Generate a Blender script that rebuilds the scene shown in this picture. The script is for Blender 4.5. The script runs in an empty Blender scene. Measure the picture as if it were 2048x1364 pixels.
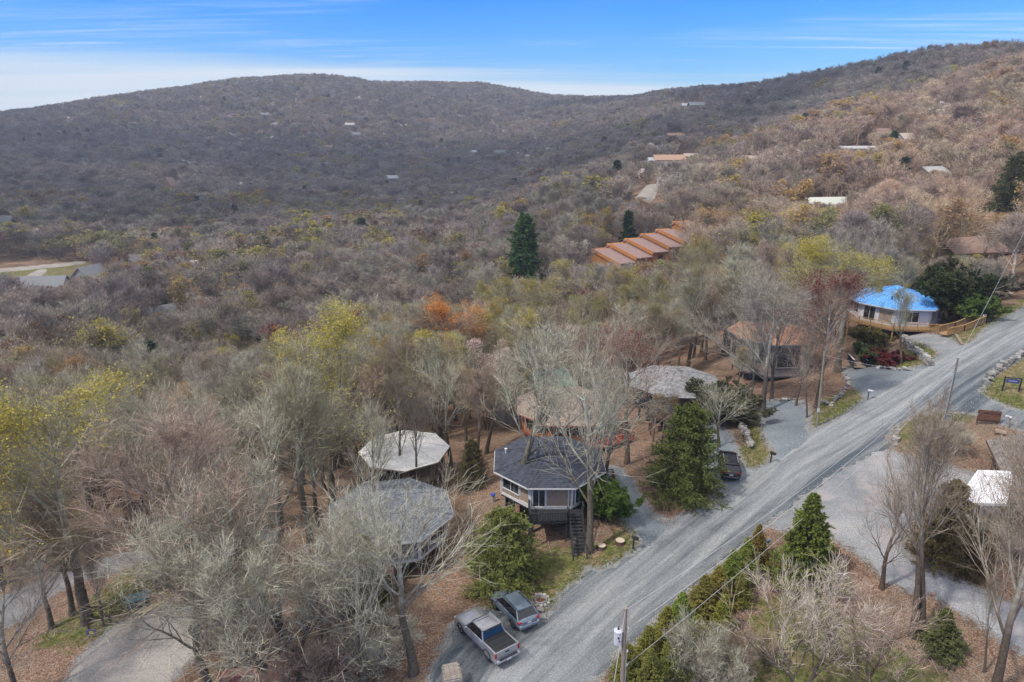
import bpy, math, random
import numpy as np
from math import radians as R, pi, sin, cos, tan

S = bpy.context.scene
COL = S.collection

# ------------------------------------------------------------------ camera
CAM_Z, PITCH, FPX = 36.0, R(18.0), 1365.0
cam_d = bpy.data.cameras.new('camera'); cam = bpy.data.objects.new('camera', cam_d); COL.objects.link(cam)
cam.location = (0, 0, CAM_Z); cam.rotation_euler = (pi/2 - PITCH, 0, 0)
cam_d.sensor_width = 36; cam_d.lens = 36*FPX/2048; cam_d.clip_start = 0.5; cam_d.clip_end = 20000
S.camera = cam

# ------------------------------------------------------------------ light
SUN_DIR = np.array((-0.62, -0.30, 0.95)); SUN_DIR /= np.linalg.norm(SUN_DIR)      # towards the sun
sun_d = bpy.data.lights.new('sun', 'SUN'); sun = bpy.data.objects.new('sun', sun_d); COL.objects.link(sun)
sun_d.energy = 2.2; sun_d.angle = R(3.0); sun_d.color = (1.0, 0.93, 0.84)
from mathutils import Vector, Matrix, Euler
sun.rotation_euler = Vector(SUN_DIR).to_track_quat('Z', 'Y').to_euler()

W = bpy.data.worlds.new('World'); S.world = W; W.use_nodes = True
OFF1, OFF2 = 9.9, 41.7
def build_world():
    nt = W.node_tree; nt.nodes.clear(); N = nt.nodes.new; L = nt.links.new
    out = N('ShaderNodeOutputWorld'); bg = N('ShaderNodeBackground'); L(bg.outputs[0], out.inputs[0])
    sky = N('ShaderNodeTexSky'); sky.sky_type = 'NISHITA'; sky.sun_disc = False
    sky.sun_elevation = math.asin(SUN_DIR[2]); sky.sun_rotation = math.atan2(SUN_DIR[0], SUN_DIR[1])
    sky.air_density = 1.0; sky.dust_density = 0.3; sky.ozone_density = 3.0; sky.altitude = 1200
    geo = N('ShaderNodeTexCoord')
    sep = N('ShaderNodeSeparateXYZ'); L(geo.outputs['Generated'], sep.inputs[0])
    def math_(op, a, b=None, clamp=False):
        m = N('ShaderNodeMath'); m.operation = op; m.use_clamp = clamp
        for i, v in enumerate((a, b)):
            if v is None: continue
            if isinstance(v, (int, float)): m.inputs[i].default_value = v
            else: L(v, m.inputs[i])
        return m.outputs[0]
    z = sep.outputs[2]
    # clearer, deeper blue than the plain model gives low over the horizon
    tint = N('ShaderNodeValToRGB'); L(z, tint.inputs[0])
    e = tint.color_ramp.elements
    e[0].position = 0.0; e[0].color = (0.58, 0.76, 0.90, 1)
    e[1].position = 0.16; e[1].color = (0.045, 0.58, 1.44, 1)
    a = e.new(0.07); a.color = (0.27, 0.68, 1.12, 1)
    a = e.new(0.5); a.color = (0.2, 0.6, 1.2, 1)
    mul = N('ShaderNodeMix'); mul.data_type = 'RGBA'; mul.blend_type = 'MULTIPLY'; mul.inputs[0].default_value = 1
    L(sky.outputs[0], mul.inputs[6]); L(tint.outputs[0], mul.inputs[7])
    # clouds live on a plane high above: direction / z gives their true perspective
    zc = math_('ADD', math_('MAXIMUM', z, 0.0), 0.035)
    px = math_('DIVIDE', sep.outputs[0], zc); py = math_('DIVIDE', sep.outputs[1], zc)
    def cloud(sx, sy, scale, detail, lo, hi, rot=0.0, off=0.0, dist=0.6, rough=0.6):
        comb = N('ShaderNodeCombineXYZ'); L(px, comb.inputs[0]); L(py, comb.inputs[1]); comb.inputs[2].default_value = off
        mp = N('ShaderNodeMapping'); mp.inputs['Rotation'].default_value = (0, 0, rot); mp.inputs['Scale'].default_value = (sx, sy, 1)
        L(comb.outputs[0], mp.inputs[0])
        n = N('ShaderNodeTexNoise'); n.inputs['Scale'].default_value = scale; n.inputs['Detail'].default_value = detail
        n.inputs['Roughness'].default_value = rough; n.inputs['Distortion'].default_value = dist
        L(mp.outputs[0], n.inputs['Vector'])
        r = N('ShaderNodeMapRange'); r.interpolation_type = 'SMOOTHSTEP'
        r.inputs[1].default_value = lo; r.inputs[2].default_value = hi; L(n.outputs[0], r.inputs[0])
        return r.outputs[0]
    streak = cloud(0.16, 1.2, 1.5, 12, 0.40, 0.76, rot=-0.10, off=OFF1, dist=1.3, rough=0.72)
    patch = cloud(0.20, 0.40, 0.75, 4, 0.46, 0.62, rot=0.1, off=OFF2, dist=0.3)
    cirrus = math_('MULTIPLY', math_('MULTIPLY', streak, patch), 0.62)
    # pale veil low down, thickest on the left
    veilw = cloud(0.05, 0.5, 0.6, 6, 0.30, 0.62, rot=0.03, off=5.3, dist=0.5)
    left = N('ShaderNodeMapRange'); L(sep.outputs[0], left.inputs[0]); left.interpolation_type = 'SMOOTHSTEP'
    left.inputs[1].default_value = 0.35; left.inputs[2].default_value = -0.45; left.inputs[3].default_value = 0.42; left.inputs[4].default_value = 1.0
    edge = math_('ADD', math_('MULTIPLY', left.outputs[0], 0.050), 0.034); edge = math_('ADD', edge, math_('MULTIPLY', math_('SUBTRACT', veilw, 0.5), 0.010))
    low = math_('DIVIDE', math_('SUBTRACT', edge, z), 0.021, True)
    veil = math_('MULTIPLY', math_('MULTIPLY', low, math_('ADD', math_('MULTIPLY', left.outputs[0], 0.25), 0.74)), math_('ADD', math_('MULTIPLY', veilw, 0.4), 0.62, True))
    # broken cloud overhead (the soft light on the ground comes from it)
    over = cloud(0.8, 1.0, 1.1, 6, 0.35, 0.6, off=21.0)
    hi = N('ShaderNodeMapRange'); hi.interpolation_type = 'SMOOTHSTEP'; L(z, hi.inputs[0])
    hi.inputs[1].default_value = 0.25; hi.inputs[2].default_value = 0.6; hi.inputs[3].default_value = 0; hi.inputs[4].default_value = 0.95
    deck = math_('MULTIPLY', hi.outputs[0], math_('ADD', math_('MULTIPLY', over, 0.5), 0.5))
    m = math_('MAXIMUM', math_('MAXIMUM', cirrus, veil), deck, True)
    mix = N('ShaderNodeMix'); mix.data_type = 'RGBA'; L(m, mix.inputs[0]); L(mul.outputs[2], mix.inputs[6])
    cc = N('ShaderNodeValToRGB'); L(z, cc.inputs[0]); e = cc.color_ramp.elements
    e[0].position = 0.1; e[0].color = (0.60, 0.66, 0.71, 1); e[1].position = 0.5; e[1].color = (1.0, 0.985, 0.95, 1)
    sc = N('ShaderNodeVectorMath'); sc.operation = 'SCALE'; L(cc.outputs[0], sc.inputs[0]); sc.inputs['Scale'].default_value = 10.0; L(sc.outputs[0], mix.inputs[7])
    L(mix.outputs[2], bg.inputs[0]); bg.inputs[1].default_value = 0.1
build_world()
vs = S.view_settings; vs.view_transform = 'Standard'; vs.look = 'None'; vs.gamma = 1; vs.use_curve_mapping = False; vs.exposure = 0.62
cy = S.cycles
cy.max_bounces = 5; cy.diffuse_bounces = 3; cy.glossy_bounces = 2; cy.transmission_bounces = 3; cy.transparent_max_bounces = 8
cy.volume_bounces = 0; cy.use_denoising = True; cy.denoiser = 'OPENIMAGEDENOISE'; cy.denoising_input_passes = 'RGB_ALBEDO_NORMAL'; cy.denoising_prefilter = 'NONE'; cy.caustics_reflective = False; cy.caustics_refractive = False

# ------------------------------------------------------------------ pixel rays of the survey and terrain
def ray(px, py):
    X = (px-1024)/FPX; Y = (682-py)/FPX
    return np.array((X, cos(PITCH)+Y*sin(PITCH), -sin(PITCH)+Y*cos(PITCH)))
ctrl = []
def c_z(px, py, z):
    d = ray(px, py); t = (z-CAM_Z)/d[2]; ctrl.append((d[0]*t, d[1]*t, z))
def c_d(px, py, dist, th=12.0, dz=0.0):
    d = ray(px, py); t = dist/d[1]; ctrl.append((d[0]*t, d[1]*t, CAM_Z+d[2]*t-th+dz))
for p in [(1000,1290,0),(1150,1364,0),(1475,945,2.4),(1620,860,4.2),(1690,826,5.0),(1888,852,5.4),(1860,680,8.3),
          (2048,640,10.6),(2048,720,9.6),(1960,780,7.6),(1700,1000,3.0),(1640,1070,2.0),(2000,1100,2.2),(1900,1250,0.6),
          (1500,1364,-0.4),(1300,1050,1.4),(1180,1100,0.6),(1230,940,1.6),(1080,1190,0.1),(860,1300,-0.8),(780,1110,-3.4),
          (820,985,-5.5),(1130,880,-2.6),(1250,900,0.3),(1340,810,0.3),(1460,830,2.4),(1550,800,3.6),(1720,735,5.6),
          (1540,720,2.8),(1780,675,6.3),(300,1280,-3.6),(150,1200,-5.0),(380,1150,-4.3),(50,1340,-5.2),(500,1330,-2.4),(1245,1450,-0.2)]:
    c_z(*p)
ctrl += [(0,-50,-2),(80,-50,1),(-80,-50,-8),(-60,70,-9),(-90,110,-17),(-40,100,-13),(-12,112,-10.5),(22,122,-7),(-60,150,-23),
         (0,165,-11.5),(60,200,-5),(66,120,5),(90,110,10.5),(107,150,9),(140,100,18),(60,150,1),(160,40,10),(-160,40,-22),(-160,-80,-16),(160,-120,8)]
for p in [(50,600,190),(300,600,200),(600,560,200),(50,450,340),(300,450,350),(600,450,330),(900,450,320),(100,350,560),
          (400,350,600),(785,345,740),(1000,300,850),(60,280,800),(400,250,950),(700,240,1050),(950,240,1150),(1100,350,480),
          (1100,285,800),(1290,388,290,0),(1330,318,450,0),(1450,300,400),(1600,380,240),(1800,380,220),(2000,330,230),
          (1600,255,380),(1800,225,370),(2000,185,350),(1600,205,640),(1850,155,520)]:
    c_d(*p)
SKY = [(-700,330,900),(-350,270,950),(0,225,1100),(100,212,1150),(200,195,1200),(300,183,1270),(400,170,1330),(480,158,1380),(580,150,1400),(700,157,1430),
       (860,165,1480),(960,167,1500),(1050,182,1550),(1150,205,1650),(1230,217,1750),(1300,208,1500),(1400,195,1250),(1500,180,1050),
       (1600,160,880),(1700,138,760),(1800,115,660),(1900,100,580),(2000,90,530),(2048,88,500),(2400,70,480),(2900,60,480)]
for px, py, d in SKY:
    c_d(px, py, d, 11.5)
    dd = ray(px, py); t = d/dd[1]; z = CAM_Z+dd[2]*t-12
    ctrl.append((dd[0]*t*1.6, dd[1]*t*1.6, z-70)); ctrl.append((dd[0]*t*4.5, dd[1]*t*4.5, z-160))
ctrl += [(-1500,0,-60),(1500,0,60),(0,-1500,-40),(-4000,-3000,-120),(4000,-3000,0),(600,50,95),(-600,50,-45),(-500,300,-32)]
ctrl = np.array(ctrl, float)
def warp(x, y):
    r = np.hypot(x, y-30)+1e-9; k = np.log1p(r/50.0)/r
    return np.stack([x*k, (y-30)*k], -1)
def _tps():
    P = warp(ctrl[:,0], ctrl[:,1]); n = len(P)
    d2 = ((P[:,None]-P[None])**2).sum(-1)
    K = np.where(d2 > 0, 0.5*d2*np.log(d2+1e-12), 0) + 2e-4*np.eye(n)
    Q = np.hstack([np.ones((n,1)), P]); A = np.zeros((n+3, n+3)); A[:n,:n] = K; A[:n,n:] = Q; A[n:,:n] = Q.T
    b = np.zeros(n+3); b[:n] = ctrl[:,2]
    return P, np.linalg.solve(A, b)
TP, TW = _tps()
def H(x, y):
    x = np.asarray(x, float); y = np.asarray(y, float); sh = x.shape
    q = warp(x.ravel(), y.ravel()); out = np.empty(len(q))
    for i in range(0, len(q), 20000):
        c = q[i:i+20000]; d2 = ((c[:,None]-TP[None])**2).sum(-1)
        out[i:i+20000] = (0.5*d2*np.log(d2+1e-12))@TW[:-3] + TW[-3] + c@TW[-2:]
    return out.reshape(sh)
def h1(x, y): return float(H(np.array([x]), np.array([y]))[0])
_T = np.concatenate([np.linspace(20, 130, 441), np.geomspace(130.5, 3000, 420)])
def at(px, py, h=0.0):
    """the place where the sight line through (px, py) is h metres above the terrain"""
    d = ray(px, py); t = _T/d[1]*1.0
    X = d[0]*t; Y = d[1]*t; Z = CAM_Z+d[2]*t
    g = Z-H(X, Y)-h; k = np.nonzero(g < 0)[0]
    if len(k) == 0: k = [len(t)-1]
    k = max(int(k[0]), 1); a, b = g[k-1], g[k]; f = a/(a-b) if a != b else 0
    tt = t[k-1]+(t[k]-t[k-1])*f
    x, y = d[0]*tt, d[1]*tt
    return np.array((x, y, h1(x, y)))
def proj(x, y, z):
    dz = z-CAM_Z; dep = y*cos(PITCH)-dz*sin(PITCH); up = y*sin(PITCH)+dz*cos(PITCH)
    return 1024+FPX*x/dep, 682-FPX*up/dep, dep

# ------------------------------------------------------------------ object helpers
def tag(o, label=None, cat=None, group=None, kind=None):
    if label: o['label'] = label
    if cat: o['category'] = cat
    if group: o['group'] = group
    if kind: o['kind'] = kind
    return o
def empty(name, loc, rz=0.0, label=None, cat=None, group=None):
    o = bpy.data.objects.new(name, None); COL.objects.link(o); o.location = loc; o.rotation_euler = (0,0,rz)
    o.empty_display_size = 0.3
    return tag(o, label, cat, group)
def link(name, me, parent=None, loc=None):
    o = bpy.data.objects.new(name, me); COL.objects.link(o)
    if parent is not None: o.parent = parent
    if loc is not None: o.location = loc
    return o
def copy_tree(o, parent=None):
    c = o.copy(); COL.objects.link(c); c.parent = parent
    for ch in o.children: copy_tree(ch, c)
    return c
def raw_mesh(name, V, F3=None, F4=None, mats=(), mi=None, smooth=False):
    """fast mesh from numpy arrays of verts, triangles and quads"""
    me = bpy.data.meshes.new(name); V = np.asarray(V, np.float32)
    F3 = np.zeros((0,3), int) if F3 is None or len(F3) == 0 else np.asarray(F3)
    F4 = np.zeros((0,4), int) if F4 is None or len(F4) == 0 else np.asarray(F4)
    me.vertices.add(len(V)); me.vertices.foreach_set('co', V.ravel())
    loops = np.concatenate([F3.ravel(), F4.ravel()]).astype(np.int32)
    me.loops.add(len(loops)); me.loops.foreach_set('vertex_index', loops)
    n3, n4 = len(F3), len(F4)
    st = np.concatenate([np.arange(n3)*3, n3*3+np.arange(n4)*4]).astype(np.int32)
    me.polygons.add(n3+n4); me.polygons.foreach_set('loop_start', st)
    if mi is not None: me.polygons.foreach_set('material_index', np.asarray(mi, np.int32))
    me.polygons.foreach_set('use_smooth', np.full(n3+n4, smooth))
    for m in mats: me.materials.append(m)
    me.update(calc_edges=True)
    return me

# ------------------------------------------------------------------ materials
class NT:
    def __init__(s, name, rough=0.8, spec=0.3, metal=0.0):
        s.m = bpy.data.materials.new(name); s.m.use_nodes = True; s.nt = s.m.node_tree; s.b = s.nt.nodes['Principled BSDF']
        s.b.inputs['Roughness'].default_value = rough; s.b.inputs['Metallic'].default_value = metal
        s.b.inputs['Specular IOR Level'].default_value = spec
    def n(s, t, **k):
        x = s.nt.nodes.new(t)
        for a, v in k.items(): setattr(x, a, v)
        return x
    def l(s, a, b): s.nt.links.new(a, b)
    def noise(s, scale, detail=4, rough=0.6, vec=None, dist=0.0, w=None):
        x = s.n('ShaderNodeTexNoise'); x.inputs['Scale'].default_value = scale; x.inputs['Detail'].default_value = detail
        x.inputs['Roughness'].default_value = rough; x.inputs['Distortion'].default_value = dist
        if vec is not None: s.l(vec, x.inputs['Vector'])
        return x.outputs[0]
    def ramp(s, fac, stops, interp='LINEAR'):
        x = s.n('ShaderNodeValToRGB'); s.l(fac, x.inputs[0]); e = x.color_ramp.elements; x.color_ramp.interpolation = interp
        e[0].position, e[0].color = stops[0][0], (*stops[0][1], 1); e[1].position, e[1].color = stops[-1][0], (*stops[-1][1], 1)
        for p, c in stops[1:-1]: k = e.new(p); k.color = (*c, 1)
        return x.outputs[0]
    def mix(s, f, a, b, mode='MIX'):
        x = s.n('ShaderNodeMix', data_type='RGBA', blend_type=mode)
        for i, v in ((0, f), (6, a), (7, b)):
            if isinstance(v, (int, float)): x.inputs[i].default_value = v
            elif isinstance(v, tuple): x.inputs[i].default_value = (*v, 1)
            else: s.l(v, x.inputs[i])
        return x.outputs[2]
    def math(s, op, a, b=0.0, clamp=False):
        x = s.n('ShaderNodeMath', operation=op, use_clamp=clamp)
        for i, v in ((0, a), (1, b)):
            if isinstance(v, (int, float)): x.inputs[i].default_value = v
            else: s.l(v, x.inputs[i])
        return x.outputs[0]
    def rng(s, v, a, b, c=0.0, d=1.0):
        x = s.n('ShaderNodeMapRange'); x.interpolation_type = 'SMOOTHSTEP'; s.l(v, x.inputs[0])
        for i, q in enumerate((a, b, c, d)): x.inputs[i+1].default_value = q
        return x.outputs[0]
    def bump(s, h, strength=0.5, dist=0.05):
        x = s.n('ShaderNodeBump'); x.inputs['Strength'].default_value = strength; x.inputs['Distance'].default_value = dist
        s.l(h, x.inputs['Height']); s.l(x.outputs[0], s.b.inputs['Normal'])
    def col(s, c):
        if isinstance(c, tuple): s.b.inputs['Base Color'].default_value = (*c, 1)
        else: s.l(c, s.b.inputs['Base Color'])
    def pos(s): return s.n('ShaderNodeNewGeometry').outputs['Position']
    def obj(s): return s.n('ShaderNodeTexCoord').outputs['Object']
_mc = {}
def paint(name, c, rough=0.7, var=0.12, scale=3.0, metal=0.0, spec=0.3, bump=0.0, rand=0.0):
    """weathered single-colour surface: broad and fine tonal variation, per-object variation"""
    k = ('p', name)
    if k in _mc: return _mc[k]
    t = NT(name, rough, spec, metal); o = t.obj()
    n1 = t.noise(scale, 5, 0.65, o); n2 = t.noise(scale*9, 3, 0.6, o)
    f = t.math('ADD', t.math('MULTIPLY', n1, 0.65), t.math('MULTIPLY', n2, 0.35))
    lo = tuple(max(0, x*(1-2.2*var)) for x in c); hi = tuple(min(1, x*(1+2.0*var)) for x in c)
    cc = t.ramp(f, [(0.3, lo), (0.5, c), (0.72, hi)])
    if rand:
        r = t.n('ShaderNodeObjectInfo').outputs['Random']
        v = t.rng(r, 0, 1, 1-rand, 1+rand); x = t.n('ShaderNodeHueSaturation'); t.l(v, x.inputs['Value']); t.l(cc, x.inputs['Color']); cc = x.outputs[0]
    t.col(cc)
    if bump: t.bump(n2, bump, 0.02)
    _mc[k] = t.m; return t.m
# ------------------------------------------------------------------ ground, roads
def inside(poly, x, y):
    """even-odd test for arrays of points"""
    p = np.asarray(poly)[:, :2]; r = np.zeros(x.shape, bool); n = len(p)
    for i in range(n):
        x0, y0 = p[i]; x1, y1 = p[(i+1) % n]
        if y0 == y1: continue
        c = ((y0 > y) != (y1 > y)) & (x < (x1-x0)*(y-y0)/(y1-y0)+x0)
        r ^= c
    return r
def pdist(poly, x, y, closed=True):
    p = np.asarray(poly)[:, :2]; d = np.full(x.shape, 1e9); n = len(p)
    for i in range(n if closed else n-1):
        a, b = p[i], p[(i+1) % n]; v = b-a; L = (v**2).sum()+1e-9
        t = np.clip(((x-a[0])*v[0]+(y-a[1])*v[1])/L, 0, 1)
        d = np.minimum(d, np.hypot(x-a[0]-t*v[0], y-a[1]-t*v[1]))
    return d
def P(pts): return np.array([at(a, b)[:2] for a, b in pts])

MAIN = [(860,1364),(868,1330),(882,1296),(905,1250),(950,1215),(1010,1222),(1076,1242),(1130,1180),(1165,1152),(1172,1130),(1200,1140),(1262,1105),(1300,1072),(1335,1046),
        (1400,1012),(1446,980),(1497,944),(1552,917),(1590,890),(1621,860),(1690,826),(1734,794),(1790,765),(1850,730),(1880,706),(1920,690),(1946,684),
        (1963,664),(1990,643),(2048,613),(2130,570),(2230,560),(2190,640),(2048,711),(1992,746),(1970,768),(1950,800),(1922,820),(1886,822),(1826,830),(1789,853),(1779,877),(1782,900),
        (1700,935),(1608,997),(1522,1059),(1450,1120),(1348,1212),(1240,1310),(1190,1364),(1130,1450),(1050,1600),(700,1600),(820,1450)]
ROADS = {}
ROADS['main'] = P(MAIN)
CLINE = P([(950,1540),(1050,1364),(1130,1290),(1240,1190),(1400,1060),(1560,935),(1720,838),(1850,762),(1960,697),(2048,648),(2140,600),(2220,590)])
ROADS['drive_a'] = P([(1288,1100),(1262,1058),(1233,1030),(1215,990),(1205,955),(1207,940),(1227,930),(1262,960),(1285,990),(1302,1024),(1345,1050),(1330,1085)])
ROADS['drive_b'] = P([(1400,850),(1436,845),(1463,868),(1478,905),(1492,935),(1520,945),(1470,1000),(1430,985),(1405,930)])
ROADS['drive_c'] = P([(1515,806),(1539,798),(1575,797),(1603,801),(1618,816),(1622,832),(1618,862),(1660,875),(1580,935),(1535,925),(1550,910),(1529,879),(1518,845)])
ROADS['drive_d'] = P([(1738,800),(1708,775),(1690,750),(1692,736),(1706,727),(1775,734),(1806,737),(1850,729),(1885,725),(1800,800)])
ROADS['drive_e'] = P([(1888,712),(1868,698),(1837,686),(1811,672),(1825,667),(1895,672),(1926,691),(1960,690),(1900,735)])
ROADS['side_road'] = P([(1940,775),(1954,779),(1980,797),(2015,812),(2048,820),(2120,845),(2200,870),(2200,930),(2048,862),(2015,853),(1952,831),(1910,826),(1880,822)])
ROADS['yard'] = P([(1779,880),(1782,900),(1861,918),(1946,946),(1990,960),(2048,985),(2100,1030),(2020,1090),(1900,1030),(1830,1040),(1802,1096),(1854,1130),(1929,1165),(1997,1195),(2048,1216),(2120,1250),(2120,1350),
                    (2048,1308),(1997,1277),(1929,1230),(1861,1188),(1782,1171),(1730,1118),(1690,1093),(1649,1065),(1600,1050),(1560,1060),(1530,1050),(1608,990),(1700,925)])
ROADS['lot'] = P([(239,1243),(263,1233),(320,1196),(372,1164),(440,1150),(520,1142),(540,1160),(430,1190),(393,1240),(403,1291),(372,1330),(342,1364),(300,1500),(20,1500),(100,1390),(137,1356),(160,1310),(191,1284)])
ROADS['paved'] = P([(-260,1290),(-100,1230),(0,1195),(80,1165),(200,1120),(307,1089),(400,1060),(480,1045),(560,1060),(560,1110),(444,1120),(300,1124),(188,1153),(130,1173),(34,1245),(-100,1310),(-260,1400)])
ALLROADS = list(ROADS.values())
GRASS = [P(p) for p in [
 [(-60,545),(170,523),(150,560),(60,600),(-60,600)], [(1075,1090),(1190,1095),(1180,1160),(1090,1170)],
 [(1070,1165),(1120,1120),(1175,1128),(1165,1160),(1130,1200),(1085,1250)],
 [(1180,1150),(1180,1125),(1240,1050),(1240,1000),(1262,1010),(1280,1060),(1275,1110),(1205,1150)],
 [(1478,800),(1515,800),(1560,925),(1500,945),(1475,900),(1500,870)],
 [(1618,868),(1618,845),(1640,800),(1725,770),(1745,798),(1690,835)],
 [(1880,715),(1837,680),(1780,715),(1745,738),(1830,745)],
 [(1945,780),(1980,800),(2060,825),(2300,800),(2300,650),(2048,705),(1992,746)],
 [(1885,676),(1925,695),(1963,670),(2060,615),(2060,590),(1960,640)],
 [(1780,860),(1826,825),(1922,820),(1955,832),(1900,870),(1800,900)],
 [(1440,1400),(1520,1200),(1640,1180),(1760,1270),(1950,1390),(1750,1500)],
 [(215,1170),(300,1112),(380,1140),(262,1240),(150,1300),(60,1290)],
 [(1640,1060),(1690,1085),(1640,1100),(1590,1060)],
 [(1250,1330),(1440,1135),(1530,1065),(1545,1085),(1400,1250),(1260,1400)]]]

def axis(lo, hi, step, far_lo, far_hi, g=1.07):
    a = list(np.arange(lo, hi, step)); s = step
    while a[-1] < far_hi: s *= g; a.append(a[-1]+s)
    s = step; b = [a[0]]
    while b[-1] > far_lo: s *= g; b.append(b[-1]-s)
    return np.array(b[:0:-1]+a)
def build_ground():
    ax = axis(-80, 96, 0.8, -7000, 7000); ay = axis(18, 140, 0.8, -2600, 9000)
    X, Y = np.meshgrid(ax, ay); Z = H(X, Y)
    near = np.minimum.reduce([np.where(inside(p, X, Y), 0, pdist(p, X, Y)) for p in ALLROADS])
    rng = np.random.default_rng(3)
    # gentle lumps of the forest floor away from the roads
    def lump(s, seed):
        r = np.random.default_rng(seed); v = 0
        for k in range(6):
            a = r.uniform(0, 2*pi); v = v+np.sin((X*cos(a)+Y*sin(a))/s+r.uniform(0, 6))
        return v/6
    Z = Z+(lump(2.2, 1)*0.10+lump(0.9, 2)*0.04)*np.clip((near-0.6)/2.5, 0, 1)*(np.hypot(X, Y) < 220)
    gm = np.zeros(X.shape)
    for g in GRASS:
        d = pdist(g, X, Y); gm = np.maximum(gm, np.clip(np.where(inside(g, X, Y), 0.55+d*0.5, 0.55-d*0.5), 0, 1))
    ny, nx = X.shape
    V = np.stack([X, Y, Z], -1).reshape(-1, 3)
    i = np.arange(nx-1)[None]+np.arange(ny-1)[:, None]*nx
    F = np.stack([i, i+1, i+1+nx, i+nx], -1).reshape(-1, 4)
    me = raw_mesh('ground', V, None, F, smooth=True)
    a = me.attributes.new('grass', 'FLOAT', 'POINT'); a.data.foreach_set('value', gm.ravel().astype(np.float32))
    a = me.attributes.new('kerb', 'FLOAT', 'POINT'); a.data.foreach_set('value', np.clip(1-near/1.2, 0, 1).ravel().astype(np.float32))
    t = NT('leaf_litter_and_grass', 0.95, 0.15); p = t.pos()
    v = t.n('ShaderNodeTexVoronoi'); v.inputs['Scale'].default_value = 12.0; t.l(p, v.inputs['Vector'])
    sp = t.n('ShaderNodeSeparateColor'); t.l(v.outputs['Color'], sp.inputs[0])
    leaf = t.ramp(sp.outputs[0], [(0, (0.12,0.07,0.05)),(0.35,(0.22,0.135,0.09)),(0.65,(0.31,0.20,0.14)),(0.88,(0.37,0.26,0.19)),(1,(0.42,0.33,0.26))])
    broad = t.noise(0.25, 6, 0.65, p); soil = (0.085, 0.055, 0.038)
    c = t.mix(t.rng(broad, 0.34, 0.60, 0.72, 0.0), leaf, soil)
    c = t.mix(t.rng(t.noise(0.11, 6, 0.7, p), 0.50, 0.66, 0.0, 0.45), c, (0.20, 0.175, 0.125))
    fine = t.noise(2.2, 5, 0.7, p)
    moss = t.ramp(fine, [(0.3,(0.055,0.062,0.018)),(0.5,(0.125,0.14,0.04)),(0.7,(0.25,0.235,0.09))])
    dry = t.ramp(fine, [(0.3,(0.10,0.085,0.04)),(0.7,(0.30,0.25,0.13))])
    at_ = t.n('ShaderNodeAttribute', attribute_name='grass').outputs['Fac']
    gr = t.mix(t.rng(t.noise(0.5, 4, 0.6, p), 0.42, 0.60), moss, dry)
    gsel = t.math('ADD', at_, t.math('MULTIPLY', t.math('SUBTRACT', t.noise(0.9, 6, 0.76, p), 0.5), 2.6))
    c = t.mix(t.rng(gsel, 0.42, 0.72), c, gr)
    # odd mossy patches anywhere
    c = t.mix(t.math('MULTIPLY', t.rng(t.noise(0.13, 7, 0.7, p), 0.60, 0.70), 0.5), c, moss)
    kb = t.n('ShaderNodeAttribute', attribute_name='kerb').outputs['Fac']
    peb = t.ramp(t.noise(14, 2, 0.5, p), [(0.3,(0.12,0.12,0.12)),(0.7,(0.42,0.42,0.41))])
    c = t.mix(t.rng(t.math('ADD', kb, t.math('MULTIPLY', t.math('SUBTRACT', fine, 0.5), 1.5)), 0.62, 0.95), c, peb)
    t.col(c); t.bump(t.math('ADD', v.outputs['Distance'], fine), 0.7, 0.12)
    me.materials.append(t.m)
    tag(link('ground', me), kind='structure')
build_ground()

def gravel(name, dark, light, tracks=0.5, tint=None):
    t = NT(name, 0.93, 0.2); p = t.pos()
    ac = t.n('ShaderNodeAttribute', attribute_name='across').outputs['Fac']; al = t.n('ShaderNodeAttribute', attribute_name='along').outputs['Fac']
    cb = t.n('ShaderNodeCombineXYZ'); t.l(ac, cb.inputs[0]); t.l(t.math('MULTIPLY', al, 0.045), cb.inputs[1])
    st = t.noise(1.15, 7, 0.62, cb.outputs[0], 0.25)
    cb2 = t.n('ShaderNodeCombineXYZ'); t.l(ac, cb2.inputs[0]); t.l(t.math('MULTIPLY', al, 0.10), cb2.inputs[1])
    st2 = t.noise(4.5, 5, 0.7, cb2.outputs[0], 0.4)
    peb = t.noise(9, 5, 0.85, p); broad = t.noise(0.16, 5, 0.6, p)
    f = t.math('ADD', t.math('MULTIPLY', st, tracks), t.math('MULTIPLY', broad, 1-tracks))
    f = t.math('ADD', t.math('MULTIPLY', f, 0.75), t.math('MULTIPLY', st2, 0.25*tracks))
    f = t.math('ADD', f, 0.25*(1-tracks)*0.5)
    if tracks: f = t.math('SUBTRACT', f, t.rng(t.math('ABSOLUTE', ac), 1.9, 3.6, -0.025, 0.10))      # loose dark stone lies at the shoulders, packed pale dust in the lanes
    c = t.ramp(f, [(0.34, dark), (0.64, light)])
    sp = t.ramp(peb, [(0.30,(0.35,0.35,0.36)),(0.5,(0.95,0.95,0.95)),(0.72,(1.9,1.87,1.82))])
    c = t.mix(0.75, c, sp, 'MULTIPLY')
    v = t.n('ShaderNodeTexVoronoi'); v.inputs['Scale'].default_value = 5.5; t.l(p, v.inputs['Vector'])
    c = t.mix(t.rng(v.outputs['Distance'], 0.10, 0.05, 0, 0.5), c, (0.62,0.61,0.58))
    if tint: c = t.mix(t.rng(t.noise(0.35, 4, 0.6, p), 0.52, 0.66, 0, 0.7), c, tint)
    t.col(c); t.bump(t.math('ADD', peb, t.math('MULTIPLY', st, 3.0)), 0.6, 0.05)
    return t.m
from mathutils.geometry import delaunay_2d_cdt
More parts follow.
